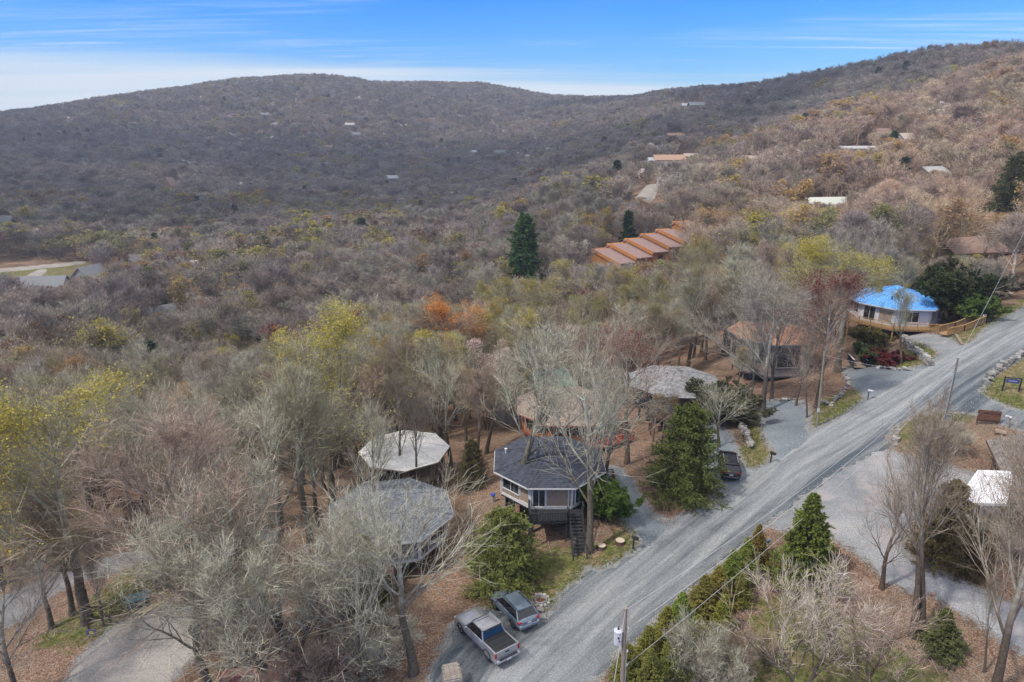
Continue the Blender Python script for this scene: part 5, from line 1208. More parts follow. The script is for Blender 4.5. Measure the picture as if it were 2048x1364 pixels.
def wheels(e, xs, w, r):
    for x in xs:
        for s in (-1, 1):
            prof = [(r*.62, -.11), (r*.93, -.115), (r, -.08), (r, .08), (r*.93, .115), (r*.62, .11)]; p = PB(); p.lathe(prof, 20); p.v = [(x+a, s*(w-.13)+c, r+b) for a, b, c in p.v]
            t = p.build('wheel', TYRE, e, smooth=False)
            q = PB(); q.lathe([(r*.63, -.10), (r*.63, .10), (r*.5, .115), (.05, .09)], 16); q.v = [(x+a, s*(w-.13)+s*c, r+b) for a, b, c in q.v]; q.build('rim', RIM, t)
            a = PB()
            for k in range(9):
                a0 = pi*k/9; a1 = pi*(k+1)/9; a.beam((x+cos(a0)*(r+.055), s*(w-.005), r+sin(a0)*(r+.055)), (x+cos(a1)*(r+.055), s*(w-.005), r+sin(a1)*(r+.055)), .05, .08, up=(0,1,0))
            a.build('wheel_arch', PLAST, e)
def greenhouse(e, paintm, xb0, xb1, xt0, xt1, wb, wt, zb, zt, pillars=(0.33, 0.66)):
    V = [(xb0,-wb,zb),(xb1,-wb,zb),(xb1,wb,zb),(xb0,wb,zb),(xt0,-wt,zt),(xt1,-wt,zt),(xt1,wt,zt),(xt0,wt,zt)]
    PB().add(V, [(0,3,2,1),(4,5,6,7),(0,1,5,4),(1,2,6,5),(2,3,7,6),(3,0,4,7)]).build('windows', CGL, e, bevel=0.02)
    st = []
    for f, dz, k in ((0, -.04, .94), (.06, .0, 1), (.3, .03, 1.0), (.7, .03, 1.0), (.94, .0, 1), (1, -.04, .93)):
        x = xt0-.06+(xt1-xt0+.14)*f; st.append((x, (wt+.03)*k, zt-.05+dz, zt-.02+dz, zt+.03+dz, .86))
    o = loft(st).build('roof', paintm, e, smooth=True)
    for s in (-1, 1):
        for a, b in (((xb0,wb),(xt0,wt)), ((xb1,wb),(xt1,wt))): PB().beam((a[0], s*a[1], zb-.02), (b[0], s*b[1], zt-.01), .09, .08).build('pillar', paintm, e)
        for f in pillars: x0 = xb0+(xb1-xb0)*f; x1 = xt0+(xt1-xt0)*((f-.12)/.88 if f < .5 else f); PB().beam((x0, s*(wb+.004), zb-.02), (x1, s*(wt+.004), zt-.01), .07, .03, up=(0,1,0)).build('pillar', PLAST, e)
    return o
def park(rear, toward, L):
    a = at(*rear); b = at(*toward); d = Vector((b[0]-a[0], b[1]-a[1])).normalized(); c = Vector(a[:2])+d*(L/2); z = h1(c.x, c.y)+.075
    f = Vector((c.x+d.x*1.5, c.y+d.y*1.5)); g = Vector((c.x-d.x*1.5, c.y-d.y*1.5)); pitch = math.atan2(h1(g.x, g.y)-h1(f.x, f.y), 3.0)
    return (c.x, c.y, z), math.atan2(-d.y, -d.x), pitch                 # local +x points to the rear
def mirrors(e, m, x, w, z):
    for s in (-1, 1): PB().box((x, s*(w+.1), z), (.12, .2, .15)).build('mirror', m, e, bevel=.02)
def pickup():
    loc, rz, pt = park((1017,1332), (958,1272), 5.8); e = empty('pickup_truck', loc, rz, 'silver grey pickup truck with black bed cover parked beside the wagon', 'pickup truck'); e.rotation_euler = (0, -pt, rz)
    m = carpaint('silver_paint', (0.42,0.42,0.43)); w = 1.0
    loft([(-2.9,.80,.45,.72,.80,.8),(-2.82,.93,.40,.86,1.0,.86),(-2.3,.985,.36,1.0,1.12,.9),(-1.3,1.0,.36,1.05,1.17,.92),(-1.0,1.0,.36,1.08,1.17,.94),(1.2,1.0,.36,1.08,1.17,.94)]).build('body', m, e, smooth=True)
    # bed: two sides, tailgate, cover
    for s in (-1, 1): PB().box((2.02, s*.93, .78), (1.66, .13, .86)).build('bed_side', m, e, bevel=.03)
    tg = PB().box((2.82, 0, .82), (.1, 1.76, .78)).build('tailgate', m, e, bevel=.02); PB().box((2.875, 0, .98), (.02, .34, .1)).build('handle', PLAST, tg)
    PB().box((2.0, 0, .5), (1.6, 1.8, .25)).build('bed_floor', PLAST, e)
    c = PB().box((2.0, 0, 1.205), (1.62, 1.72, .05)).build('bed_cover', PLAST, e, bevel=.015)
    for x in (1.55, 2.1, 2.55): PB().box((x, 0, 1.235), (.025, 1.7, .012)).build('seam', BLK, c)
    greenhouse(e, m, -1.15, 1.2, -.45, .95, .93, .78, 1.14, 1.78, (0.52,)); mirrors(e, m, -.85, 1.0, 1.2)
    sr = PB().box((.2, 0, 1.845), (.75, .85, .02)).build('sunroof', CGL, e)
    b = PB().box((2.95, 0, .52), (.2, 1.9, .2)).build('rear_bumper', GALV, e, bevel=.03); PB().box((2.97, 0, .63), (.2, 1.5, .02)).build('step_pad', PLAST, b); PB().box((3.06, 0, .5), (.02, .34, .17)).build('licence_plate', PLATE, e)
    PB().box((3.08, 0, .40), (.14, .09, .07)).build('tow_hitch', BLK, e)
    for s in (-1, 1): PB().box((2.86, s*.945, .95), (.1, .13, .36)).build('tail_lamp', REDL, e, bevel=.02); PB().box((-2.84, s*.75, .82), (.14, .36, .18)).build('headlight', WLAMP, e, bevel=.02)
    PB().box((-2.93, 0, .66), (.06, 1.1, .32)).build('grille', BLK, e); PB().box((-2.95, 0, .42), (.14, 1.8, .2)).build('front_bumper', m, e, bevel=.03)
    for y in (-.45, .45): PB().box((-1.9, y, 1.17), (1.1, .05, .03)).build('hood_crease', m, e)
    wheels(e, (-1.95, 1.75), w, .40)
def wagon():
    loc, rz, pt = park((1060,1266), (1004,1207), 4.8); e = empty('station_wagon', loc, rz, 'blue grey station wagon with black roof rails parked under the hemlock', 'car'); e.rotation_euler = (0, -pt, rz)
    m = carpaint('blue_grey_paint', (0.19,0.24,0.30))
    loft([(-2.4,.70,.42,.62,.68,.8),(-2.3,.86,.34,.74,.82,.86),(-1.8,.90,.30,.86,.95,.9),(-1.1,.92,.30,.94,1.03,.92),(.8,.92,.30,.98,1.06,.92),(1.9,.91,.32,1.0,1.07,.92),(2.2,.90,.36,.98,1.06,.90),(2.34,.86,.40,.86,.94,.88),(2.40,.80,.44,.66,.72,.86)]).build('body', m, e, smooth=True)
    greenhouse(e, m, -1.2, 2.22, -.35, 1.75, .87, .68, 1.03, 1.56, (0.36, 0.66)); mirrors(e, m, -.85, .92, 1.08)
    for s in (-1, 1):
        r = PB(); r.beam((-.1, s*.62, 1.66), (1.6, s*.62, 1.66), .05, .05)
        for x in (-.1, .7, 1.6): r.beam((x, s*.62, 1.56), (x, s*.62, 1.66), .05)
        r.build('roof_rail', PLAST, e)
        PB().box((2.27, s*.77, .90), (.2, .30, .15)).build('tail_lamp', REDL, e, bevel=.03); PB().box((-2.28, s*.68, .70), (.16, .34, .14)).build('headlight', WLAMP, e, bevel=.02); PB().box((2.36, s*.74, .66), (.1, .2, .09)).build('reversing_lamp', WLAMP, e, bevel=.02)
    PB().add([(1.45,0,1.59),(1.62,-.025,1.59),(1.62,.025,1.59),(1.62,0,1.69)], [(0,1,3),(1,2,3),(2,0,3),(0,2,1)]).build('antenna_fin', PLAST, e)
    tg = PB().box((2.37, 0, .80), (.06, 1.2, .30)).build('tailgate', m, e, bevel=.02); PB().box((2.405, 0, .92), (.02, .5, .035)).build('handle', GALV, tg); PB().box((2.41, 0, .79), (.015, .32, .15)).build('licence_plate', PLATE, tg)
    PB().box((2.38, 0, .52), (.16, 1.66, .26)).build('rear_bumper', m, e, bevel=.04); PB().box((2.44, 0, .40), (.1, 1.2, .1)).build('bumper_trim', PLAST, e)
    PB().box((1.72, 0, 1.585), (.16, 1.2, .03)).build('spoiler', m, e, bevel=.01); wheels(e, (-1.42, 1.40), .92, .34)
def suv():
    loc, rz, pt = park((1461,966), (1449,900), 4.7); e = empty('suv', loc, rz, 'black suv parked in the driveway behind the big hemlock', 'car'); e.rotation_euler = (0, -pt, rz)
    m = carpaint('black_paint', (0.018,0.018,0.021), 0.2)
    loft([(-2.3,.72,.44,.72,.78,.8),(-2.2,.88,.36,.86,.95,.86),(-1.6,.94,.32,.98,1.08,.9),(-1.0,.95,.32,1.06,1.14,.92),(1.9,.95,.34,1.08,1.15,.92),(2.2,.93,.38,1.0,1.12,.9),(2.32,.86,.44,.8,.9,.88)]).build('body', m, e, smooth=True)
    greenhouse(e, m, -1.1, 2.2, -.35, 1.8, .9, .72, 1.12, 1.68, (0.36, 0.66)); mirrors(e, m, -.8, .95, 1.15); PB().box((.7, 0, 1.74), (1.3, .95, .02)).build('sunroof', CGL, e)
    for s in (-1, 1): PB().box((2.22, s*.72, 1.0), (.2, .40, .12)).build('tail_lamp', REDL, e, bevel=.03); PB().beam((-.1, s*.66, 1.76), (1.6, s*.66, 1.76), .04).build('roof_rail', GALV, e)
    PB().box((2.36, 0, .93), (.02, 1.1, .03)).build('chrome_strip', RIM, e); PB().box((2.36, 0, .80), (.015, .34, .16)).build('licence_plate', PLATE, e); PB().box((2.32, 0, .50), (.14, 1.6, .26)).build('rear_bumper', m, e, bevel=.04)
    PB().box((2.40, 0, .56), (.02, 1.3, .03)).build('chrome_strip', RIM, e); wheels(e, (-1.38, 1.36), .95, .37)
pickup(); wagon(); suv()

# ------------------------------------------------------------------ poles and wires
def solve_top(x, y, py):
    lo, hi = -5, 60
    for _ in range(40):
        m = (lo+hi)/2
        if proj(x, y, m)[1] > py: lo = m
        else: hi = m
    return lo
def x_at(px, y, z): return (px-1024)/FPX*(y*cos(PITCH)-(z-CAM_Z)*sin(PITCH))
POLEW = boards('grey_pole_wood', (0.24,0.20,0.165)); POLEG = boards('greenish_pole_wood', (0.27,0.26,0.18))
def pole(base, tpx, tpy, r, label, mat):
    x, y = base; zb = h1(x, y); zt = solve_top(x, y, tpy); xt = x_at(tpx, y, zt); e = empty('utility_pole', (x, y, zb), 0, label, 'utility pole', 'utility poles along the gravel road')
    PB().tube([(0,0,-.5), (xt-x, 0, zt-zb)], [r, r*.72], 10).build('pole', mat, e); return e, Vector((xt, y, zt)), zb
y1 = 32.0; e1, T1, z1 = pole((x_at(1240, y1, 0.0), y1), 1251, 1216, .16, 'wooden utility pole with pale grey transformer at the bottom edge of the road', POLEW)
O = Vector(e1.location); tt = T1-O
q = tt*0.80+Vector((-.36, 0, 0)); tf = paint('transformer_grey', (0.52,0.54,0.57), 0.5, 0.06)
t_ = PB(); t_.lathe([(.22,-.45),(.24,-.42),(.24,.40),(.26,.42),(.26,.47),(.18,.52),(.02,.54)], 18, q); t_ = t_.build('transformer', tf, e1, smooth=False)
PB().lathe([(.05,0),(.07,.06),(.04,.1),(.06,.16),(.03,.2)], 8, q+Vector((0,0,.53))).build('bushing', PLAST, t_)
PB().box(q+Vector((.25,0,.1)), (.16,.1,.5)).build('bracket', GALV, e1)
for k, (dx, dz) in enumerate(((-.02,.12),(.06,-.10))): PB().box(q+Vector((dx,-.245,dz)), (.09,.012,.12)).build('marking_plate', BLK, t_)
for k in (0.86, 0.70, .60): PB().lathe([(.05,-.08),(.07,0),(.05,.08)], 8, tt*k+Vector((.2,0,0))).build('insulator', WHT, e1)
PB().tube([tt*.70+Vector((.14,-.1,0)), tt*.35+Vector((.15,-.12,0)), Vector((.17,-.12,0))], .025, 6).build('riser_cable', GALV, e1)
b2 = at(1886,856); e2, T2, z2 = pole(b2[:2], 1916, 716, .14, 'grey utility pole with a metal riser pipe beside the gravel side road', POLEW); O2 = Vector(e2.location); t2 = T2-O2
PB().tube([Vector((-.17,-.12,0)), t2*.80+Vector((-.15,-.12,0))], .05, 8).build('riser_pipe', GALV, e2); PB().box((.2,-.1,1.2), (.32,.2,.8)).build('meter_box', paint('blue_grey_box', (0.2,0.26,0.33)), e2)
PB().box(t2*.8, (.5,.12,.1)).build('bracket', GALV, e2); PB().box((0,-.16,.25), (.3,.08,1.0)).build('guard', paint('blue_guard', (0.12,0.2,0.3)), e2)
b3 = at(1634,852); e3, T3, z3 = pole(b3[:2], 1649, 704, .13, 'greenish wooden pole on the grass between the two round driveways', POLEG); PB().box((-.15,-.12,1.9), (.2,.14,.4)).build('meter_box', tf, e3)
WIRE = paint('wire', (0.45,0.45,0.45), 0.5)
def wire(a, b, sag, label, r=.016):
    a = Vector(a); b = Vector(b); p = PB(); pts = [a.lerp(b, k/16)-Vector((0,0,4*sag*(k/16)*(1-k/16))) for k in range(17)]; p.tube([v-a for v in pts], r, 4)
    tag(p.build('power_line', WIRE, None, loc=a), label, 'wire', 'overhead wires along the gravel road')
off = Vector((0,0,-.15)); far = Vector((110, 140, 34))
wire(T1+off, T2+off, 1.2, 'upper power line from the transformer pole to the riser pole'); wire(O+tt*.86+Vector((.22,0,0)), T2-Vector((0,0,.9)), 1.0, 'second power line from the transformer pole to the riser pole', .02)
wire(O+tt*.60+Vector((.22,0,0)), T2-Vector((0,0,1.9)), .9, 'lowest cable from the transformer pole to the riser pole'); wire(T2+off, far, 1.2, 'power line from the riser pole towards the upper right')
wire(T1+off, (-6,-14,9), .5, 'power line from the transformer pole towards the viewer'); wire(T3-Vector((0,0,.3)), T2-Vector((0,0,1.2)), .6, 'service wire from the greenish pole over the road', .012)

# ------------------------------------------------------------------ roadside things
def mailbox(px, py, rz, col, label, post=DKW, hgt=1.05):
    p = at(px, py); e = empty('mailbox', p, rz, label, 'mailbox'); PB().box((0,0,hgt/2-.1), (.1,.1,hgt+.2)).build('post', post, e); PB().box((.12,0,hgt-.02), (.5,.09,.05)).build('arm', post, e)
    b = PB(); pts = [(-.13,0),(.13,0),(.13,.14),(.09,.21),(0,.24),(-.09,.21),(-.13,.14)]; V = [(x, y, z+hgt+.02) for x in (-.12,.42) for y, z in pts]; b.add(V, [tuple(range(7)), tuple(range(7,14))[::-1]]+[(i,(i+1)%7,(i+1)%7+7,i+7) for i in range(7)])
    b.build('box', col, e); PB().box((.43,0,hgt+.13), (.02,.2,.18)).build('door', col, e); PB().box((.15,.15,hgt+.18), (.14,.02,.06)).build('flag', REDL, e)
mailbox(1266,1098,-.6,BLK,'black mailbox beside the tree stumps at the cabin driveway'); mailbox(1541,926,-.9,BLK,'black mailbox on the grass strip near the black suv'); mailbox(1735,800,-.6,GALV,'grey mailbox between the two round driveways')
mailbox(2016,856,2.2,GALV,'grey mailbox on a wooden post beside the dark board sign',LBR); mailbox(1528,1108,.5,paint('blue_box',(0.10,0.22,0.42)),'blue mailbox at the top end of the roadside hedge')
mailbox(1964,648,.5,WHT,'white mailbox beside the wooden kiosk',WHT)
p = at(1700,1100)
def simple(name, px, py, rz, label, cat): return empty(name, at(px, py), rz, label, cat)
e = simple('board_sign', 1974, 850, -.25, 'large dark brown board sign seen from behind near the side road', 'sign'); PB().box((0,0,1.0), (2.1,.09,1.25)).build('board', RUST, e)
for x in (-.9,.9): PB().box((x,.12,.7), (.12,.12,1.6)).build('post', BRNW, e)
for z in (.6,1.4): PB().box((0,-.07,z), (2.0,.06,.09)).build('batten', BRNW, e)
e = simple('address_sign', 2021, 782, -.35, 'blue sign board hung between two dark posts on the grass at right', 'sign'); 
for x in (-.75,.75): PB().box((x,0,.75), (.13,.13,1.7)).build('post', DKW, e)
PB().box((0,0,1.5), (1.6,.1,.1)).build('cross_bar', DKW, e); b = PB().box((0,0,1.15), (1.2,.04,.42)).build('board', paint('sign_blue',(0.04,0.06,0.22)), e); PB().box((0,-.025,1.15), (.8,.012,.05)).build('lettering_line', WHT, b)
e = simple('kiosk', 1972, 642, -.4, 'small brown wooden trash kiosk beside the road end of the walkway', 'kiosk'); PB().box((0,0,.65), (1.2,.9,1.3)).build('box', BRNW, e); PB().box((0,0,1.38), (1.5,1.2,.08), 0, Matrix.Rotation(.15,3,'X')).build('roof', BRNW, e); PB().box((0,-.46,.65), (.9,.03,1.0)).build('door', LBR, e)
e = simple('storage_box', 1664, 1122, -.3, 'small dark brown wooden box with a lid beside the pointed spruce', 'box'); PB().box((0,0,.5), (.9,.7,1.0)).build('box', BRNW, e); PB().box((0,0,1.04), (1.05,.85,.08), 0, Matrix.Rotation(.1,3,'X')).build('lid', RUST, e)
e = simple('recycling_bin', 1932, 645, 0, 'blue wheeled bin behind the wooden walkway', 'bin'); PB().prism([(-.3,-.3),(.3,-.3),(.3,.3),(-.3,.3)], 0, 1.0).build('bin', paint('bin_blue',(0.06,0.22,0.45)), e); PB().box((0,0,1.03), (.68,.68,.07)).build('lid', paint('bin_lid',(0.45,0.55,0.65)), e)
e = simple('blue_barrel', 986, 1004, 0, 'grey post with a round blue cap left of the charcoal roofed cabin', 'post'); PB().lathe([(.2,0),(.2,.75),(.17,.8)], 12).build('post', GALV, e); PB().lathe([(.26,.8),(.28,.9),(.2,1.0),(.02,1.03)], 12).build('cap', paint('cap_blue',(0.03,0.07,0.38)), e)
for i, (px, py, r, lab) in enumerate([(1203,1097,.38,'sawn tree stump beside the pale trunk'),(1240,1087,.42,'sawn tree stump nearest the black mailbox')]):
    e = simple('tree_stump', px, py, 0, lab, 'stump'); PB().lathe([(r*1.2,-.1),(r,.1),(r*.96,.34)], 14).build('bark', BRNW, e); PB().lathe([(r*.93,.33),(r*.93,.355)], 14).build('cut_face', paint('cut_wood',(0.52,0.44,0.33)), e)
rng = np.random.default_rng(9)
e = simple('fire_ring', 1081, 1203, 0, 'stone and metal fire ring on the grass beside the wagon', 'fire ring'); PB().lathe([(.5,0),(.5,.3),(.46,.3),(.46,.02)], 18).build('ring', GALV, e); PB().lathe([(.4,0),(.4,.06)], 12).build('ashes', RUST, e)
for k in range(12): a = k*pi/6; PB().stone((cos(a)*.68, sin(a)*.68, .1), (.32,.26,.25), rng).build('stone', STONE, e)
for k, (px, py) in enumerate([(1081,1222),(1083,1236)]):
    e = simple('rock', px, py, 0, ('flat rock just below the fire ring','flat rock on the grass edge beside the wagon')[k], 'rock'); PB().stone((0,0,.08), (.7,.5,.3), rng).build('stone', STONE, e)
def stone_wall(pts, rows, label, s=.45, wdt=.6):
    q = [Vector(at(*p)) for p in pts]; e = empty('stone_wall', q[0], 0, label, 'stone wall'); O = q[0]; meshes = [PB().stone((0,0,0), (s*1.35,s,s*.8), rng).mesh('stone', STONE) for _ in range(10)]
    for r in range(rows):
        for i in range(len(q)-1):
            L = (q[i+1]-q[i]).length; n = max(1, int(L/(s*1.0)))
            for k in range(n):
                v = q[i].lerp(q[i+1], (k+.5+.5*(r % 2))/n)-O; v.z = h1(v.x+O.x, v.y+O.y)-O.z+r*s*.6+.1; o = link('stone', meshes[int(rng.integers(10))], e, v+Vector(rng.normal(0, .12, 3))*(1-.3*r)); o.rotation_euler = (rng.normal(0,.15), rng.normal(0,.15), rng.uniform(0,6.28)); f = rng.uniform(.75,1.35); o.scale = (f,f,f)
stone_wall([(1808,682),(1822,700),(1838,712),(1850,722),(1858,732)], 3, 'dry stone retaining wall curving beside the drive of the blue roofed house', .5)
stone_wall([(1487,838),(1482,855),(1494,880),(1503,898)], 3, 'tumbled stone wall between the black suv and the round driveway', .42)
stone_wall([(1972,768),(1985,752),(2000,738),(2025,722),(2060,705)], 2, 'low grassy stone wall along the right side of the road', .5)
stone_wall([(1755,735),(1775,738),(1800,742),(1830,738)], 1, 'single row of edging stones along the upper round driveway', .35)
stone_wall([(1790,858),(1800,876),(1785,890)], 1, 'few scattered rocks at the corner of the gravel yard', .4)
stone_wall([(1540,803),(1570,802),(1600,804)], 1, 'row of flat edging stones behind the round driveway', .3)
stone_wall([(1642,800),(1660,812),(1700,770),(1690,752)], 1, 'row of mossy rocks on the bank beside the dark red maple', .35)
e = simple('timber_beam', 1918, 690, 0, 'pale square timber lying at the end of the drive by the blue roofed house', 'timber'); a = Vector(at(1924,692)); b = Vector(at(1911,672)); PB().beam(a-Vector(e.location)+Vector((0,0,.15)), b-Vector(e.location)+Vector((0,0,.15)), .3).build('beam', LBR, e)
for px, py, px2, py2, r, lab in [(1988,868,2012,872,.28,'dark fallen log beside the board sign'),(1600,800,1550,800,.12,'pale fallen branch across the end of the round driveway'),(1672,832,1660,820,.05,'broken white twig on the grass near the dark red maple'),(1116,1222,1096,1208,.04,'pale stick on the grass beside the wagon'),(1455,983,1440,975,.04,'pale twig on the road edge under the hemlock')]:
    a = Vector(at(px, py)); b = Vector(at(px2, py2)); p = PB(); p.tube([(0,0,r), (b-a)*.5+Vector((0,.15,r)), b-a+Vector((0,0,r))], [r,r*.9,r*.7], 7); tag(p.build('fallen_branch', LBR, None, loc=a), lab, 'branch')
# walkway, bridge, fence
def walkway():
    a = Vector(at(1893,676)); b = Vector(at(1968,650)); e = empty('wooden_walkway', a, 0, 'golden wooden walkway with rails from the road to the blue roofed house', 'walkway'); d = b-a; d.z = 0; n = Vector((-d.y, d.x, 0)).normalized(); zt = max(0.3, b.z-a.z+.2)
    for s in (0, 1.3): railing(e, [(n.x*s, n.y*s, .35), (d.x*.45+n.x*s, d.y*.45+n.y*s, .5), (d.x+n.x*s, d.y+n.y*s, zt+.1)], .5, CEDAR)
    k = int(d.length/.5)
    for i in range(k): c = d*((i+.5)/k)+n*.65; f = (i+.5)/k; PB().box((c.x, c.y, (.33+(.15*f/.45) if f < .45 else .48+(zt-.4)*(f-.45)/.55)), (.46,1.35,.05), math.atan2(d.y, d.x)).build('plank', CEDAR, e)
walkway()
e = simple('footbridge', 1718, 738, -.15, 'small dark footbridge with white capped rails left of the red shrub', 'footbridge'); PB().box((0,1.0,.3), (1.5,2.6,.1)).build('deck', LBR, e)
for s in (-.8,.8): railing(e, [(s,-.2),(s,2.2)], .3, DKW, .9); PB().beam((s,-.2,1.28), (s,2.2,1.28), .14, .04).build('rail_cap', WHT, e)
e = simple('split_rail_fence', 185, 1262, .35, 'short post and rail fence among the trunks at lower left', 'fence')
for x in (-.2,1.4,3.0): PB().box((x,0,.55), (.14,.14,1.4)).build('post', BRNW, e)
for z in (.45,.9): PB().beam((-.3,0,z), (3.1,.05,z+.04), .1).build('rail', LBR, e)
e = simple('stake_frame', 196, 1240, .1, 'thin wooden frame of two stakes in front of the lane', 'frame')
for x in (-.5,.5): PB().beam((x,0,-.2), (x*.9,0,3.2), .09).build('stake', BRNW, e)
PB().beam((-.5,0,1.3), (.5,0,1.3), .07).build('cross_piece', BRNW, e)
e = simple('utility_box', 279, 1216, .55, 'dark green metal utility box beside the stack of lumber', 'utility box'); GB = paint('box_green',(0.035,0.085,0.075),.5); PB().box((0,0,.55), (1.7,1.0,1.1)).build('cabinet', GB, e, bevel=.02); PB().box((0,0,1.14), (1.8,1.1,.08), 0, Matrix.Rotation(.06,3,'X')).build('lid', paint('lid_green',(0.10,0.17,0.17),.5), e)
for x in (-.42,.42): PB().box((x,-.51,.55), (.8,.03,.95)).build('door', GB, e)
LUM = boards('fresh_lumber', (0.62,0.50,0.29), var=.12)
a = Vector(at(262,1240)); b = Vector(at(376,1170)); e = empty('lumber_stack', a, math.atan2((b-a).y, (b-a).x), 'long pale lumber planks laid along the edge of the gravel lot', 'lumber'); L = (b-a).length
for k in range(16):
    l = rng.uniform(2.4,4.6); x = rng.uniform(0, L-l)+l/2; y = rng.uniform(-.5,.8); c = a.lerp(b, x/L); z = h1(c.x, c.y)-a.z+.12+.06*(k % 3); PB().box((x, y, z), (l,.14,.05), rng.normal(0,.05)).build('plank', LUM, e)
e = simple('plywood_stack', 500, 1102, .4, 'stack of golden plywood sheets under the bare branches at lower left', 'plywood')
for k in range(5): PB().box((rng.normal(0,.1), rng.normal(0,.1), .1+k*.05), (2.4,1.2,.035), rng.normal(0,.06)).build('sheet', CEDAR, e)
e = simple('yard_sign', 185, 1275, .2, 'small purple and yellow yard sign on the bank beside the gravel lot', 'sign'); PB().box((0,0,.55), (.75,.04,.5)).build('board', paint('sign_purple',(0.13,0.12,0.22)), e); PB().box((0,-.025,.52), (.28,.012,.24)).build('emblem', paint('sign_yellow',(0.7,0.45,0.03)), e)
for x in (-.3,.3): PB().box((x,.03,.3), (.04,.04,.7)).build('stake', GALV, e)
for k, (px, py) in enumerate([(612,1112),(630,1104),(634,1124)]):
    e = simple('patio_chair', px, py, k*1.9, ('white patio chair farthest left below the blue grey roof','white patio chair at the back of the group below the blue grey roof','white patio chair nearest the viewer below the blue grey roof')[k], 'chair'); PB().box((0,0,.44), (.5,.5,.05)).build('seat', WHT, e, bevel=.01); PB().box((0,.25,.72), (.5,.05,.55), 0, Matrix.Rotation(-.2,3,'X')).build('backrest', WHT, e, bevel=.01)
    for x in (-.22,.22):
        for y in (-.22,.22): PB().box((x,y,.2), (.05,.05,.46)).build('leg', WHT, e)
        PB().box((x*1.1,0,.62), (.06,.48,.04)).build('armrest', WHT, e)
e = simple('meter_pedestal', 688, 1322, .6, 'pale metal box on a post in the bottom thicket', 'box'); PB().box((0,0,.4), (.08,.08,1.0)).build('post', BRNW, e); PB().box((0,0,1.0), (.7,.4,.25)).build('box', GALV, e, bevel=.02)
# brick pillar
a = Vector(at(905,1378)); e = empty('brick_pillar', a, .25, 'pale brick pillar at the bottom edge left of the pickup', 'pillar'); BRK = [PB().box((0,0,0), (.30,.14,.09)).mesh('brick', paint('pale_brick',(0.36,0.31,0.26),.9,.15,2,rand=.15), bevel=.006)]
PB().box((0,0,.7), (1.0,1.35,1.5)).build('core', CONC, e)
for r in range(13):
    z = .12+r*.105
    for k in range(3):
        for s in (-1,1): o = link('brick', BRK[0], e, (-.34+.33*k+(.08 if r % 2 else -.04), s*.71, z))
    for k in range(4):
        for s in (-1,1): o = link('brick', BRK[0], e, (s*.53, -.5+.34*k, z)); o.rotation_euler = (0,0,pi/2)
for r in range(9):
    for k in range(3): o = link('brick', BRK[0], e, (-.34+.34*k+(.03 if r % 2 else -.02), -.62+r*.155, 1.49)); o.scale = (1.08,1,1)
e = simple('red_deck', 520, 1375, .5, 'low maroon painted wooden deck at the bottom edge among branches', 'deck')
for k in range(24): PB().box((-2.4+k*.2,0,.6), (.18,4.6,.04)).build('deck_board', boards('maroon_boards',(0.23,0.105,0.095)), e)
for x in (-2.3,0,2.3):
    for y in (-2.2,2.2): PB().box((x,y,.2), (.14,.14,.85)).build('deck_post', BRNW, e)
railing(e, [(-2.4,2.25),(2.4,2.25)], .62, BRNW, .9)
